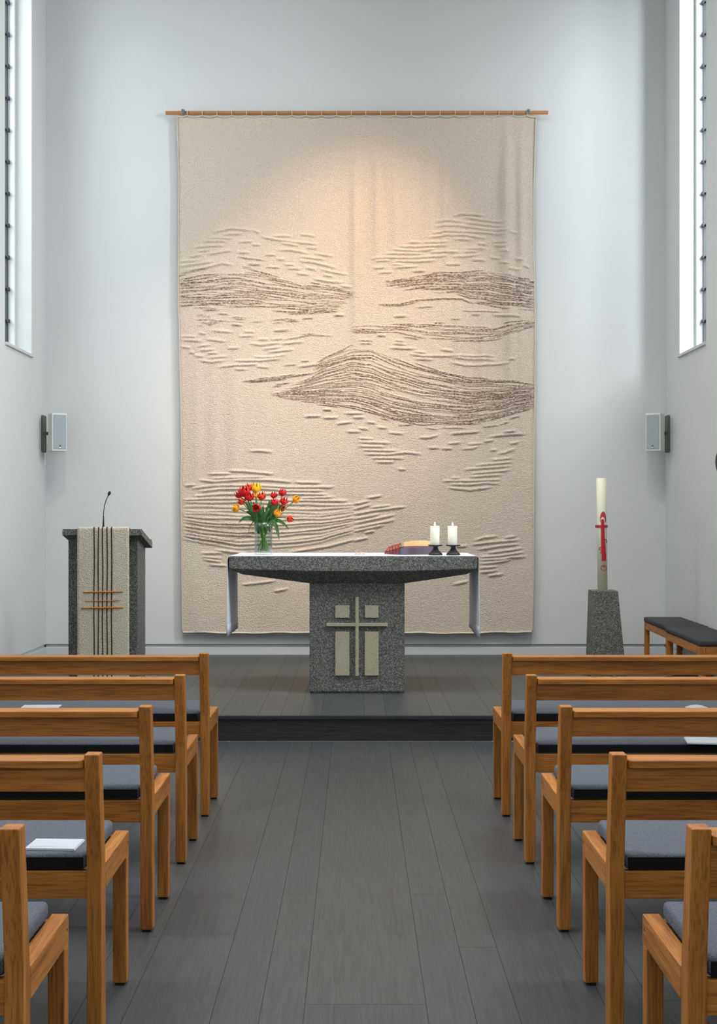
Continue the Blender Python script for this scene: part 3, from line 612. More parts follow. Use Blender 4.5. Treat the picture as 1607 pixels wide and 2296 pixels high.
def leaf(path, width, side, name, parent, twist=0.0):
    rows = []; m = len(path)
    for i, p in enumerate(path):
        t = i / (m - 1); d = (path[min(i + 1, m - 1)] - path[max(i - 1, 0)]).normalized(); sd = d.cross(Vector(side)).normalized(); nn = sd.cross(d)
        if twist: q_ = Matrix.Rotation(twist * t, 3, d); sd = q_ @ sd; nn = q_ @ nn
        w_ = width * (math.sin(PI * min(1, (t * .93 + .07)) ** .8) ** .8) + .0008
        rows.append([p + sd * (w_ * k) + nn * (abs(k) * w_ * .35) for k in (-1, -.5, 0, .5, 1)])
    return MB().grid(rows).build(name, LEAF, parent, True, thick=.0009)
# name, px, py (zoom sheet units), colour, size, lean direction (x, z), depth offset, open
TUL = [
 ('red', 345, 300, 1.0, -.5, .7, .01, .25, 'dark red tulip furthest left of the red cluster, behind the big red bloom'),
 ('fire', 480, 200, 1.0, .0, 1, .03, .1, 'orange-tipped red tulip rising at the back above the big red bloom'),
 ('red', 415, 265, 1.35, -.1, 1, -.03, .35, 'biggest red tulip bloom at the upper left of the bouquet'),
 ('red', 487, 335, 1.1, .15, .8, -.05, .3, 'wide red tulip just below and right of the biggest red bloom'),
 ('fire', 375, 395, .9, -.6, .7, -.04, .2, 'red tulip with orange edges low on the left, above the orange bud'),
 ('orange', 297, 490, 1.0, -.9, .3, -.02, .0, 'orange tulip bud leaning out furthest to the left'),
 ('yellow', 575, 215, 1.45, .1, 1, .04, .3, 'tall open yellow tulip at the top of the bouquet'),
 ('yellow', 583, 320, .7, -.05, 1, .0, .3, 'small yellow tulip directly under the tall yellow one'),
 ('fire', 655, 325, 1.15, .1, 1, -.05, .25, 'red tulip with orange fringe right of the yellow tulips'),
 ('red', 585, 490, 1.1, -.05, .15, -.09, .35, 'crimson tulip nodding to the front low in the middle of the bouquet'),
 ('red', 825, 310, .95, .05, 1, .02, .15, 'round red tulip uppermost-left of the right-hand group'),
 ('red', 947, 275, 1.05, .2, .9, .0, .05, 'bright red tulip highest in the right-hand group'),
 ('red', 836, 405, 1.05, .0, .9, -.04, .1, 'red tulip below the round red one, left in the right-hand group'),
 ('red', 968, 392, 1.1, .35, .8, -.03, .05, 'bright red tulip beside the far right orange one'),
 ('orange', 1135, 370, 1.1, .8, .7, .0, .1, 'orange tulip reaching out furthest to the right'),
 ('rust', 940, 490, 1.0, .5, .5, .02, .3, 'rust brown tulip half hidden under the bright red one'),
 ('orange', 880, 560, 1.05, .2, .7, -.07, .05, 'orange-yellow tulip low at the front of the right side'),
 ('fire', 1052, 640, .95, .9, -.2, -.02, .35, 'drooping red and orange tulip lowest on the right'),
]
for i, (c, qx, qy, sz, lx_, lz_, dy, op, lab) in enumerate(TUL):
    px, py = 480 + qx / 6.18, 1060 + qy / 6.18; yb = VY + dy; sc = F / yb
    size = .062 * sz * (1.06 if qx < 530 else .96); d = Vector((lx_, -.25 if lab.find('nodding') < 0 else -1.0, lz_)).normalized()
    ctr = Vector(((px - CX) / sc, yb, EYE - (py - HY) / sc)); b0 = ctr - d * size * .5
    t = empty('tulip', (VX, VY, ATZ + .02), 0, lab, 'tulip', 'tulips in the glass vase')
    O = Vector((VX, VY, ATZ + .02)); r = random.Random(i)
    dx = (b0.x - VX); a0 = r.uniform(0, 2 * PI)
    foot = Vector((-dx * .22 + r.uniform(-.018, .018), r.uniform(-.035, .035), .004)); foot.x = max(-.045, min(.045, foot.x))
    mid = Vector((max(-.045, min(.045, dx * .33)) + r.uniform(-.008, .008), r.uniform(-.03, .03), .215))
    e = b0 - O
    p = bez(foot, foot.lerp(mid, .4) + Vector((-dx * .04, 0, 0)), foot.lerp(mid, .75), mid, 8) + bez(mid, mid + (mid - foot).normalized() * .05, e - d * .05, e, 9)[1:]
    MB().tube(p, [.0036] * len(p), 7).build('stem', STEM, t, True)
    me = blossom_mesh(size, op, i); bl_ = link('blossom', me, PM[c], t, True, loc=e); bl_.rotation_euler = d.to_track_quat('Z', 'Y').to_euler()
    # two leaves for most stems
    for k in range(3):
        aa = r.uniform(0, 2 * PI); st = mid + Vector((0, 0, r.uniform(-.05, .03))); out = Vector((math.cos(aa) * .55 + (1 if dx > 0 else -1) * .45, math.sin(aa) * .7, 0))
        hgt = r.uniform(.08, .17); tip = st + Vector((out.x * r.uniform(.03, .085), out.y * r.uniform(.02, .06), hgt))
        leaf(bez(st - Vector((0, 0, .03)), st + Vector((0, 0, hgt * .35)), tip - Vector((out.x * .01, 0, hgt * .3)), tip, 9), r.uniform(.010, .018), (r.uniform(-.5, .5), -1, 0), 'leaf', t, r.uniform(-.8, .8))
    if i in (5, 4, 17, 14, 9):
        spec = {5: [((-.03, 0, .20), (-.08, -.02, .27), (-.15, -.03, .27), (-.185, -.03, .215)), ((-.03, 0, .2), (-.07, .01, .29), (-.11, 0, .30), (-.135, 0, .30))],
                4: [((-.03, .01, .2), (-.05, 0, .24), (-.09, -.02, .25), (-.115, -.02, .14))],
                17: [((.03, 0, .2), (.09, -.02, .25), (.13, -.02, .25), (.195, -.02, .165)), ((.03, .01, .2), (.08, .0, .24), (.11, .01, .29), (.15, 0, .285))],
                14: [((.03, -.03, .2), (.09, -.05, .26), (.11, -.06, .18), (.122, -.06, .09))],
                9: [((0, -.03, .2), (-.01, -.06, .26), (.02, -.07, .28), (.05, -.05, .33))]}[i]
        for q4 in spec: leaf(bez(*[Vector(v) for v in q4], 12), .004 if i == 4 else .0155, (0, -1, .25), 'leaf', t)
# ---------------- candles on the altar ----------------
WAX = N('candle_wax', .5, lin((238, 236, 222)), .4); WAX.p.inputs['Subsurface Weight'].default_value = .35; WAX.p.inputs['Subsurface Radius'].default_value = (.03, .02, .012); WAX.p.inputs['Subsurface Scale'].default_value = .6; WAX = WAX.m
def emit(name, rgb, st):
    a = N(name); a.p.inputs['Emission Color'].default_value = rgb; a.p.inputs['Emission Strength'].default_value = st; a.p.inputs['Base Color'].default_value = (1, .8, .5, 1); return a.m
FLAME = emit('candle_flame', (1, .62, .25, 1), 5)
for hx, cxp, wh in ((976, 974.6, 'left'), (1016, 1014.2, 'right')):
    yy = 9.58; sc = F / yy; x = (hx - CX) / sc
    side = 'beside the open book' if wh == 'left' else 'nearest the right end of the altar'
    h = empty('candle_holder', (x, yy, ATZ), 0, 'black iron candle stand with flared foot %s' % side, 'candle holder', 'candle holders on the altar')
    MB().lathe([(0, 0), (.052, 0), (.053, .008), (.045, .015), (.028, .033), (.018, .05), (.016, .056), (.022, .062), (.05, .066), (.054, .07), (.054, .075), (.05, .076), (.044, .072), (0, .071)], 40).build('stand', IRON, h, True)
    c = empty('pillar_candle', ((cxp - CX) / sc, yy, ATZ + .072), 0, 'lit short white pillar candle on the black stand %s' % side, 'candle', 'lit pillar candles on the altar')
    MB().lathe([(0, 0), (.0335, 0), (.0345, .003), (.0345, .139), (.032, .1425), (.026, .139), (.012, .136), (0, .136)], 32).build('wax_body', WAX, c, True)
    MB().tube([(0, 0, .134), (.001, 0, .149)], .0014, 6).build('wick', BLACK, c)
    fl = MB().lathe([(0, .143), (.004, .146), (.0062, .152), (.0045, .160), (.002, .167), (0, .173)], 12).build('flame', FLAME, c, True)
    l = bpy.data.lights.new('flame_glow', 'POINT'); l.energy = .35; l.color = (1, .62, .3); l.shadow_soft_size = .008
    lo = bpy.data.objects.new('flame_glow', l); COL.objects.link(lo); lo.location = (0, 0, .183); lo.parent = c
# ---------------- book on its rest ----------------
PLUM = plain('plum_grey_cover', (96, 88, 104), .35, .5)
def page_mat():
    a = N('page_block', .8, spec=.2); n1 = a.n('TexNoise', Scale=1.0, Detail=2.0); a.l(a.coord((6, 6, 900)), n1.inputs['Vector'])
    a.base(a.ramp(n1.outputs[0], [(.35, lin((188, 150, 108))), (.65, lin((228, 198, 156)))])); return a.m
PAGES = page_mat(); REDR = plain('red_ribbon', (168, 20, 34), .5, .4, .3, 300); PGTOP = plain('page_paper', (232, 220, 200), .8)
bk = Vector(((905 - CX) / 302, 9.66, ATZ)); rz = math.radians(30)
rest = empty('book_rest', bk, rz, 'dark plum-grey wedge shaped book rest under the open book on the altar', 'book rest')
MB().hull([(0, 0, 0), (.29, 0, 0), (0, .27, 0), (.29, .27, 0), (0, 0, .056), (.29, 0, .056), (0, .27, .008), (.29, .27, .008)], .003).build('wedge', PLUM, rest)
MB().box(0, .29, .262, .274, 0, .022, .002).build('ledge', PLUM, rest)
tilt = math.atan2(.048, .27)
bookr = empty('open_book', bk + Vector((0, 0, 0)), rz, 'thick open book with cream pages and red ribbons on the plum-grey rest', 'book')
M = Matrix.Translation((0, 0, .0572)) @ Matrix.Rotation(-tilt, 4, 'X')
def tr(mb): bmesh.ops.transform(mb.b, matrix=M, verts=mb.b.verts); return mb
tr(MB().box(.002, .288, .002, .255, 0, .005, .001)).build('cover', plain('book_cover_red', (112, 22, 30), .5), bookr)
def pblock(x0, x1, hc, he, left):
    pts = []
    n = 12
    for i in range(n + 1):
        t = i / n; u = t if left else 1 - t
        pts.append((x0 + (x1 - x0) * t, .0055 + he + (hc - he) * math.sin(u * PI * .62) / .93))
    return [(x0, .0055)] + pts + [(x1, .0055)]
tr(MB().poly(pblock(.012, .144, .042, .030, True), .008, .248)).build('page_block', PAGES, bookr)
tr(MB().poly(pblock(.1445, .278, .044, .034, False), .008, .248)).build('page_block', PAGES, bookr)
for k in range(5):
    y = .05 + k * .04
    pts = [Vector((.02, y, .036)), Vector((.006, y + .004, .037)), Vector((-.006, y + .01, .02)), Vector((-.012 - .003 * k, y + .018, -.02 + .004 * k)), Vector((-.02, y + .03, -.05 + .008 * k))]
    rows = [[M @ (p + Vector((0, -.008, 0))), M @ (p + Vector((0, .008, 0)))] for p in pts]
    MB().grid(rows).build('ribbon', REDR, bookr, thick=.0015)
tr(MB().hull([(.255, .004, .006), (.275, .004, .006), (.265, .006, .046), (.281, .02, .006), (.281, .02, .03)], .001)).build('ribbon_marker', REDR, bookr)
# beads
bd = empty('bead_string', ((806 - CX) / 300, 9.72, ATZ), 0, 'small string of pale beads lying on the white cloth between vase and book', 'beads')
mb = MB(); r = random.Random(4)
for k in range(26):
    a = k / 26 * 2 * PI; x = .032 * math.cos(a) * (1 + .25 * math.sin(3 * a)); y = .02 * math.sin(a) + .008 * math.sin(2 * a)
    t = bmesh.new(); bmesh.ops.create_uvsphere(t, u_segments=8, v_segments=6, radius=.0055)
    bmesh.ops.translate(t, vec=(x, y, .0045 + (.006 if k % 5 == 0 else 0)), verts=t.verts); mb.add(t)
mb.build('beads', plain('pale_beads', (214, 196, 180), .3), bd, True)

# ---------------- ambo ----------------
SA = 318.0; GY = F / SA
amb = empty('ambo', (-1.78, GY, PZ), 0, 'grey granite lectern column with sloping top standing on the left of the platform', 'lectern')
X0, X1 = (153.1 - CX) / SA + 1.78, (308.7 - CX) / SA + 1.78
zf, zb = 1.343 - PZ, 1.265 - PZ
MB().hull([(X0, 0, 0), (X1, 0, 0), (X0, .33, 0), (X1, .33, 0), (X0, 0, zf), (X1, 0, zf), (X0, .33, zb), (X1, .33, zb)], .004).build('column', GRANITE, amb)
tx0, tx1, ty0, ty1 = X0 - .02, X1 + .045, -.10, .37
zt0, zt1 = 1.39 - PZ, 1.29 - PZ
MB().hull([(a, b, c + e) for a in (tx0, tx1) for b, c in ((ty0, zt0), (ty1, zt1)) for e in (0, -.045)], .003).build('reading_slab', GRANITE, amb)
MB().hull([(a, b, c + e) for a in (tx0 + .02, tx1 - .006) for b, c in ((ty1 - .012, zt1), (ty1, zt1)) for e in (0, .02)], .002).build('book_ledge', GRANITE, amb)
ANTE = fabric('ambo_hanging_wool', (176, 168, 150), (214, 206, 188), 150, .8)
DARKY = plain('dark_yarn', (58, 48, 42), .95, .1); ORY = plain('orange_yarn', (190, 112, 36), .9, .1, .4, 300)
lc = empty('lectern_cloth', (-1.78, GY, PZ), 0, 'beige woven hanging with five dark stripes and three orange bars over the left lectern', 'cloth')
ca, cb = (172.8 - CX) / 322 + 1.78, (289.5 - CX) / 322 + 1.78
def cl_prof(x):
    dy = .0025 * math.sin(x * 30)
    pr = [(ty0 - .012 + dy * k, zt0 - .012 - k * 1.05) for k in np.linspace(1, 0, 30)]
    pr += [(ty0 - .012 + .014 * (1 - math.cos(a)), zt0 + .0 + .014 * math.sin(a)) for a in np.linspace(.3, PI / 2, 5)]
    pr += [(ty0 + .002 + (ty1 - .02 - ty0) * t, zt0 + .012 + (zt1 - zt0) * t) for t in np.linspace(.03, 1, 8)]
    return pr
MB().grid([[(x, p[0], p[1]) for p in cl_prof(x)] for x in np.linspace(ca, cb, 20)]).build('woven_panel', ANTE, lc, True, thick=.004)
sc2 = 321.5
for cx_, w0 in ((785, 8), (820, 9), (855, 8), (892, 8), (930, 9)):
    x = (cx_ / 3.703 - CX) / sc2 + 1.78
    pr = [cl_prof(x)[i] for i in range(0, 36)]
    rows = [[(x + s_ * .0036 + .0015 * math.sin(j * .35 + cx_), p[0] - .0032, p[1]) for j, p in enumerate(pr)] for s_ in (-1, 1)]
    MB().grid(rows).build('dark_stripe', DARKY, lc, True, thick=.0018)
for yq, a, b, th in ((1655, 692, 1025, .0055), (1728, 705, 1003, .003), (1787, 678, 1028, .0065)):
    xa, xb = (a / 3.703 - CX) / sc2 + 1.78, (b / 3.703 - CX) / sc2 + 1.78; z = EYE - (880 + yq / 3.703 - HY) / sc2 - PZ
    n = 16; pts = [(xa + (xb - xa) * i / n, ty0 - .0155, z + .004 * (i / n - .5) + .0006 * math.sin(i * 2.1)) for i in range(n + 1)]
    MB().tube(pts, [th * (.5 + .5 * math.sin(PI * min(1, max(.06, i / n)))) for i in range(n + 1)], 6).build('orange_bar', ORY, lc, True)
mx, my = (231.7 - CX) / 318, GY + .0
mic = empty('gooseneck_microphone', (mx, my, zt0 + PZ - .011), 0, 'thin black gooseneck microphone standing on the lectern top', 'microphone')
MB().lathe([(0, 0), (.031, 0), (.031, .004), (.024, .009), (.007, .012), (0, .012)], 24, (0, 0, .0)).build('base', BLACK, mic, True)
MB().tube([(0, 0, .01), (0, 0, .04), (.001, 0, .098)], [.0075, .0065, .0045], 10).build('sleeve', BLACK, mic, True)
pts = bez(Vector((.001, 0, .095)), Vector((.002, 0, .17)), Vector((.012, -.0, .2)), Vector((.036, 0, .248)), 14)
MB().tube(pts, .0028, 8).build('gooseneck', BLACK, mic, True)
MB().tube([pts[-1] + Vector((-.003, 0, -.006)), pts[-1], pts[-1] + Vector((.003, 0, .006)), pts[-1] + Vector((.006, 0, .014)), pts[-1] + Vector((.0085, 0, .022)), pts[-1] + Vector((.010, 0, .028))], [.003, .006, .0095, .0105, .0085, .003], 12).build('microphone_capsule', BLACK, mic, True)

# ---------------- paschal candle on its pedestal ----------------
QY = 10.5; sq = F / QY
ped = empty('candle_pedestal', ((1357 - CX) / sq, QY + .1, PZ), 0, 'tapered square granite pedestal under the tall decorated candle', 'pedestal')
px0 = (1328.6 - CX) / sq - (1357 - CX) / sq; px1 = (1385.3 - CX) / sq - (1357 - CX) / sq; zt_ = .872 - PZ
MB().hull([(px0, -.1, zt_), (px1, -.1, zt_), (px0, .105, zt_), (px1, .105, zt_), (px0 - .018, -.135, 0), (px1 + .062, -.135, 0), (px0 - .018, .14, 0), (px1 + .062, .14, 0)], .003).build('block', GRANITE, ped)
IVORY = N('ivory_wax', .45, lin((226, 228, 204)), .4); IVORY.p.inputs['Subsurface Weight'].default_value = .2; IVORY.p.inputs['Subsurface Scale'].default_value = .05; IVORY = IVORY.m
REDW = plain('red_wax', (176, 12, 36), .35, .5); REDP = plain('mottled_red_wax', (196, 58, 66), .5, .4, .8, 250)
sc3 = F / (QY + .1)
pc = empty('paschal_candle', ((1350.7 - CX) / sc3, QY + .1, .872), 0, 'tall ivory candle with red wax cross on the tapered granite pedestal', 'candle')
pc.rotation_euler = (0, -.012, 0)
CR, CH = .0405, .918
MB().lathe([(0, 0), (CR, 0), (CR, CH - .004), (CR - .004, CH), (.01, CH - .002), (0, CH - .006)], 40).build('wax_body', IVORY, pc, True)
def onc(px_, py_, off=0.0):   # point on the candle skin from the zoom sheet (738x2296 for 90x280 px)
    X_ = (1310 + px_ / 8.2 - (1339.6 + 11.1 - 2.9 * (1 - (2200 - py_) / 2200) * 0 )) / sc3
    z = EYE - (1060 + py_ / 8.2 - HY) / sc3 - .872; X_ += .012 * z
    X_ = X_ 
    yy = -math.sqrt(max(1e-6, (CR + off) ** 2 - min(abs(X_), CR * .98) ** 2)); return Vector((X_, yy, z))
def patch(outline_rows, name, mat, off=.002, th=.003):
    rows = []
    for (yp, a, b) in outline_rows: rows.append([onc(a + (b - a) * k / 5, yp, off) for k in range(6)])
    MB().grid(rows).build(name, mat, pc, False, thick=th)
patch([(855, 300, 330), (870, 288, 338), (960, 287, 343), (1200, 288, 352), (1400, 293, 368), (1500, 298, 375), (1600, 297, 376), (1615, 296, 378)], 'cross_upright', REDW, .004)
m = MB(); zc = onc(315, 985).z
rows = []
for k in range(9):
    u = 195 + (427 - 195) * k / 8; xx = (1310 + u / 8.2 - 1350.7) / sc3 + .012 * zc; yv = -math.sqrt(max(0, (CR + .004) ** 2 - xx * xx)) if abs(xx) < CR else -.004 - (abs(xx) - CR) * 0
    rows.append([(xx, yv - .003, zc - .0105), (xx, yv - .003, zc + .0105)])
MB().grid(rows).build('cross_arm', REDW, pc, False, thick=.004)
rows = []
for k in range(13):
    a = PI * k / 12; co_, si = math.cos(a), math.sin(a)
    rows.append([onc(326 - 58 * co_, 850 - 138 * si + (90 if k in (0, 12) else 0) * .6, .0022), onc(318 - 42 * co_, 870 - 60 * si + (40 if k in (0, 12) else 0), .0022)])
MB().grid(rows).build('red_arch', REDP, pc, False, thick=.0025)
def blob(pts, r, nm): MB().tube([onc(x, y, .002) for x, y in pts], [v for v in r], 7).build(nm, REDW, pc, True)
blob([(355, 1240), (375, 1220), (392, 1240), (402, 1270), (400, 1295)], [.002, .003, .0028, .0035, .002], 'wax_curl')
blob([(292, 1365), (268, 1368), (255, 1395), (272, 1420), (292, 1425), (295, 1450), (272, 1480)], [.002, .0028, .003, .0028, .0022, .0025, .002], 'wax_curl')
MB().tube([onc(337 + 48 * math.cos(a), 1747 + 50 * math.sin(a), .0015) for a in np.linspace(0, 2 * PI, 26)], .0026, 7).build('red_ring', REDW, pc, True)
blob([(315, 1702), (330, 1712), (345, 1728), (355, 1735)], [.002, .003, .003, .002], 'ring_mark')
blob([(330, 1738), (342, 1722), (352, 1705)], [.0012, .002, .0015], 'ring_mark')

# ---------------- speakers ----------------
BRK = plain('bracket_grey', (96, 99, 90), .7)
SPK = plain('speaker_cabinet_white', (206, 208, 202), .5, .4); GRL = plain('speaker_grille', (158, 166, 172), .6, .4, .4, 900); CHR = plain('speaker_badge', (210, 212, 214), .25, .5, metal=.8)
for sx, cxp, lab in ((-1, 127.5, 'white box loudspeaker with grey grille high in the left corner of the room'), (1, 1469.5, 'white box loudspeaker with grey grille high in the right corner of the room')):
    sy = 11.93; sc = F / sy; z = EYE - (970 - HY) / sc
    sp = empty('wall_speaker', ((cxp - CX) / sc, sy, z - .175), math.radians(34) if sx < 0 else math.radians(-34), lab, 'loudspeaker', 'wall loudspeakers')
    Q = [(-.072, -.07), (.072, -.07), (.072, .03), (.050, .085), (-.050, .085), (-.072, .03)]
    MB().poly([(a, b) for a, b in Q], 0, .352, .007, axis='z').build('cabinet', SPK, sp, False)
    MB().box(-.060, .060, -.0765, -.068, .022, .335, .003).build('grille', GRL, sp)
    m = MB().lathe([(0, 0), (.006, 0), (.006, .004), (0, .004)], 14); bmesh.ops.rotate(m.b, verts=m.b.verts, cent=(0, 0, 0), matrix=Matrix.Rotation(PI / 2, 3, 'X')); bmesh.ops.translate(m.b, vec=(0, -.0762, .05), verts=m.b.verts)
    m.build('badge', BLACK, sp, True)
    MB().box(-.009, .009, -.079, -.075, .031, .040, .001).build('badge_plate', CHR, sp)
    inv = Matrix.Rotation(-sp.rotation_euler.z, 4, 'Z')
    wall_x = sx * WX - sp.location.x
    bmx = MB().box(min(0, wall_x), max(0, wall_x), .10, .13, .16, .19, .002).box(min(wall_x, wall_x - sx * .02), max(wall_x, wall_x - sx * .02), .085, .215, .0, .345, .006)
    bmesh.ops.transform(bmx.b, matrix=inv, verts=bmx.b.verts); bmx.build('wall_bracket', BRK, sp)

# ---------------- stools by the right wall ----------------
def make_stool(L, Wd, label, loc, rz):
    t = empty('bench_stool', loc, rz, label, 'bench', 'padded benches by the right wall')
    H_ = .36
    def legb(x, y): return MB().box(x, x + .042, y, y + .042, .006, H_, .003)
    for x in (0, Wd - .042):
        for y in (0, L - .042):
            lg = legb(x, y).build('leg', W_Z, t); MB().box(x + .006, x + .036, y + .006, y + .036, 0, .007).build('glide', BLACK, lg)
    for x in (.004, Wd - .032): MB().box(x, x + .028, .043, L - .043, H_ - .062, H_, .002).build('side_rail', W_Y, t)
    for y in (.006, L - .034): MB().box(.043, Wd - .043, y, y + .028, H_ - .062, H_, .002).build('end_rail', W_X, t)
    MB().box(-.004, Wd + .004, -.004, L + .004, H_ + .001, H_ + .046, .014, 3).build('cushion', STOOLC, t, True)
    return t
make_stool(1.0, .33, 'dark padded oak bench further from the pews, by the right wall corner', (2.56, 10.60, PZ), math.radians(-1.5))
make_stool(1.16, .35, 'dark padded oak bench closer to the pews, cut by the right picture edge', (2.50, 9.40, PZ), math.radians(-1.5))
orn = empty('wall_ornament', (WX, 10.25, 1.84), 0, 'small dark rounded object on the right wall at the picture edge', 'wall ornament')
m = MB().lathe([(0, 0), (.02, .004), (.05, .02), (.07, .06), (.078, .11), (.07, .16), (.045, .2), (.02, .215), (0, .22)], 24, (-.045, 0, -.03)); bmesh.ops.scale(m.b, vec=(.55, 1, .9), verts=m.b.verts)
m.build('dark_body', IRON, orn, True)

# ---------------- pews ----------------
PXA, PW = .722, 1.98     # aisle-side face, length
def make_pew(sgn):
    """origin: aisle-side rear post foot; sgn=-1 runs to the left, +1 to the right; +y toward the altar"""
    t = empty('pew', (0, 0, 0), 0)
    def B(a, b, *r, **k):
        m = MB(); lo, hi = sorted((sgn * a, sgn * b)); return m.box(lo, hi, *r, **k)
    pw = .043
    for a in (0, PW - pw):
        # raked rear post: outline in (y, z)
        out = [(.0, .008), (.062, .008), (.058, .47), (.012, .808), (-.040, .808), (-.002, .50)]
        lo, hi = sorted((sgn * a, sgn * (a + pw)))
        p = MB().poly(out, lo, hi, .0035, axis='x').build('rear_post', W_Z, t)
        B(a + .006, a + pw - .006, .008, .054, 0, .009).build('glide', BLACK, p)
        f = B(a, a + pw, .395, .44, .008, .4045, bev=.003).build('front_leg', W_Z, t)
        B(a + .006, a + pw - .006, .402, .434, 0, .009).build('glide', BLACK, f)
        B(a, a + pw, .061, .441, .405, .479, bev=.003).build('side_rail', W_Y, t)
        if a == 0:
            m = MB().tube([(sgn * -.0006, .42, .445), (sgn * .003, .42, .445)], .004, 10); m.build('screw_plug', BLACK, f)
    B(pw, PW - pw, .004, .03, .39, .468, bev=.002).build('rear_rail', W_X, t)
    B(pw, PW - pw, .405, .43, .40, .468, bev=.002).build('front_rail', W_X, t)
    B(pw, PW - pw, -.022, .002, .700, .772, bev=.002).build('back_board', W_X, t)
    # shelf-like top rail with rounded near corners
    rr = .018; a, b = pw + .002, PW - pw - .002; y0, y1 = -.046, .044
    pts = [(a, y1), (b, y1), (b, y0 + rr)] + [(b - rr + rr * math.cos(q), y0 + rr - rr * math.sin(q)) for q in np.linspace(.3, PI / 2, 5)] + [(a + rr - rr * math.sin(q), y0 + rr - rr * math.cos(q)) for q in np.linspace(0, PI / 2 - .3, 5)] + [(a, y0 + rr)]
    MB().poly([(sgn * x, y) for x, y in pts], .770, .7925, .003, axis='z').build('top_rail', W_X, t)
    cu = B(pw + .004, PW - pw - .004, .012, .43, .470, .516, bev=.013, seg=3).build('seat_cushion', CUSH, t, True)
    B(pw + .012, PW - pw - .012, .0095, .0135, .472, .5065, bev=.001).build('rear_band', BLACKC, cu)  # thin black band along the cushion's rear face
    return t
ROWS = [6.36, 5.492, 4.596, 3.680, 2.816]
ORD = ['front row', 'second row', 'third row', 'fourth row', 'nearest row']
EXTRA = {(-1, 0): 'oak pew left of the aisle, furthest, just before the platform step', (-1, 1): 'second furthest oak pew left of the aisle', (-1, 2): 'middle oak pew left of the aisle with nothing on its seat',
         (-1, 3): 'oak pew left of the aisle with a white booklet lying by its aisle end', (-1, 4): 'closest oak pew left of the aisle, mostly cut by the left picture edge',
         (1, 0): 'oak pew right of the aisle, furthest, just before the platform step', (1, 1): 'second furthest oak pew right of the aisle with a white sheet on its cushion', (1, 2): 'middle oak pew right of the aisle',
         (1, 3): 'second closest oak pew right of the aisle', (1, 4): 'closest oak pew right of the aisle, mostly cut by the right picture edge'}
for sgn in (-1, 1):
    proto = make_pew(sgn)
    for i, y in enumerate(ROWS):
        p = proto if i == 0 else copy_tree(proto)
        p.location = (sgn * PXA, y, 0); tag(p, EXTRA[(sgn, i)], 'pew', 'pews %s of the aisle' % ('left' if sgn < 0 else 'right'))
# ---------------- papers on the cushions ----------------
CT = .5165
def booklet(cx_, cy_, rz, w_, d_, pages, label, name='booklet', group=None):
    t = empty(name, (cx_, cy_, CT), rz, label, 'booklet' if name == 'booklet' else 'paper', group)
    m = MB()
    if pages:
        m.box(-w_ / 2, w_ / 2, -d_ / 2, d_ / 2, 0, .0035, .0005); m.build('cover', PAPER, t)
        MB().box(-w_ / 2 + .002, w_ / 2 - .002, -d_ / 2 + .001, d_ / 2 - .002, .0036, .0062, .0005).build('front_cover', PAPER, t)
        r = random.Random(2); m = MB()
        for ln_ in range(3):
            x = -w_ / 2 + .012
            while x < w_ / 2 - .1 + ln_ * .03: L = r.uniform(.004, .014); m.box(x, x + L, -d_ / 2 + .012 + ln_ * .006, -d_ / 2 + .0135 + ln_ * .006, .0062, .0064); x += L + .003
        m.build('printed_lines', INK, t)
    else: m.box(-w_ / 2, w_ / 2, -d_ / 2, d_ / 2, 0, .0022, .0004); m.build('sheet', PAPER, t)
    return t
def atcush(px_, py_): Y_ = F * (EYE - CT) / (py_ - HY); return (px_ - CX) * Y_ / F, Y_
x, y = atcush(123, 1896); booklet(x, y, math.radians(-3), .148, .21 * .55, True, 'white printed booklet on the grey cushion of the near left pew')
x, y = atcush(92, 1585); booklet(x, y, math.radians(2), .19, .12, False, 'white sheet on the furthest left pew', 'paper_sheet', 'loose sheets')
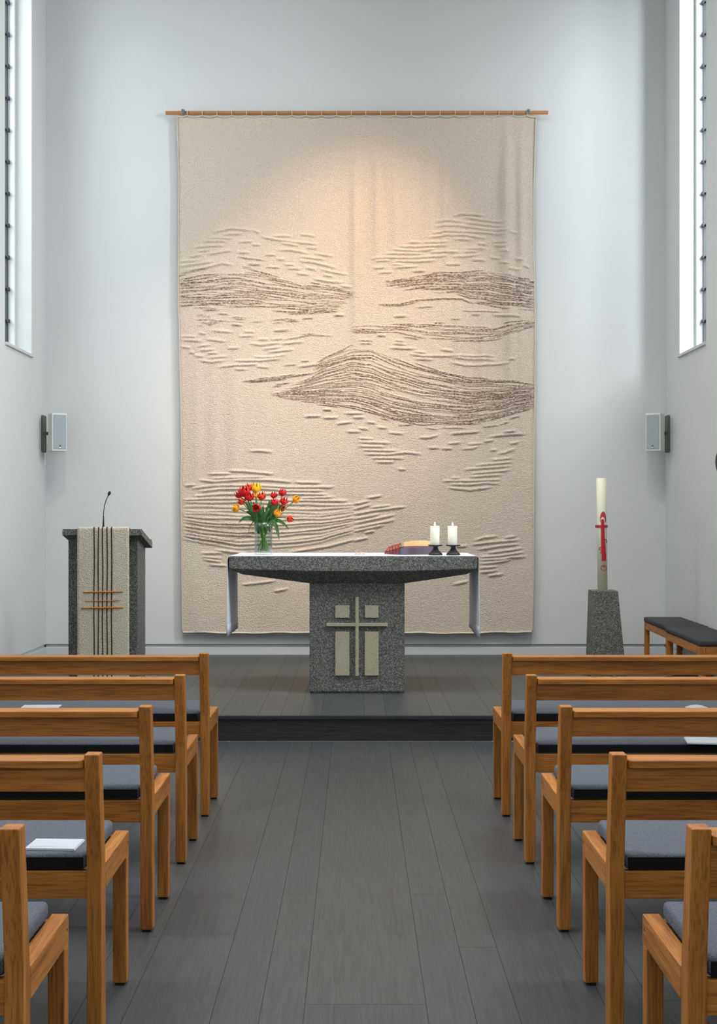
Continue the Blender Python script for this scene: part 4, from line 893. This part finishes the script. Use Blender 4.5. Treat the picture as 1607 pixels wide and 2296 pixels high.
x, y = atcush(1596, 1663); booklet(x, y, math.radians(-8), .22, .15, True, 'white leaflet on the second furthest right pew at the picture edge')
t = empty('folded_leaflet', (*atcush(1566, 1590), CT), 0, 'small curled white leaflet on the furthest right pew', 'leaflet')
MB().grid([[(-.055 + .11 * k / 8, yy, .002 + .012 * math.sin(PI * k / 8)) for k in range(9)] for yy in (-.06, 0, .06)]).build('leaf_sheet', PAPER, t, True, thick=.001)
# ---------------- unseen ceiling lamps: warm glow on the weaving, two added low washes ----------------
def unseen_spot(x, y, tgt, label, power, color, deg, rad):
    lp = empty('unseen_spotlight', (x, y, CEIL_Z), 0, label, 'spotlight', 'unseen spotlights on the ceiling')
    MB().lathe([(0, 0), (.06, 0), (.06, -.02), (0, -.02)], 24).build('ceiling_plate', TRIM, lp, True)
    MB().tube([(0, 0, -.02), (0, 0, -.2)], .01, 10).build('stem', TRIM, lp)
    src = Vector((x, y, CEIL_Z - .25)); dq = (Vector(tgt) - src).normalized()
    MB().tube([Vector((0, 0, -.25)) - dq * .14, Vector((0, 0, -.25)) + dq * .02], max(.05, rad), 20, False).build('lamp_can', TRIM, lp, True)
    l = bpy.data.lights.new('spot', 'SPOT'); l.energy = power; l.color = color; l.spot_size = math.radians(deg); l.spot_blend = 1; l.shadow_soft_size = rad
    lo = bpy.data.objects.new('spot', l); COL.objects.link(lo); lo.parent = lp; lo.location = Vector((0, 0, -.25)) + dq * (.04 + rad); lo.rotation_euler = dq.to_track_quat('-Z', 'Y').to_euler()
unseen_spot(1.15, 8.6, (-.12, 12.1, 3.35), 'unseen white ceiling spotlight above the altar aimed at the middle of the tapestry', 600, (1, .64, .40), 37, .06)
unseen_spot(-1.7, 8.3, (-.7, 11.9, .5), 'unseen wide white ceiling spotlight added to brighten behind the altar from the left', 255, (1, .94, .86), 56, .14)  # added wash lamps, out of view, lifting the low wall and altar
unseen_spot(1.7, 8.3, (.7, 11.9, .5), 'unseen wide white ceiling spotlight added to brighten behind the altar from the right', 255, (1, .94, .86), 56, .14)
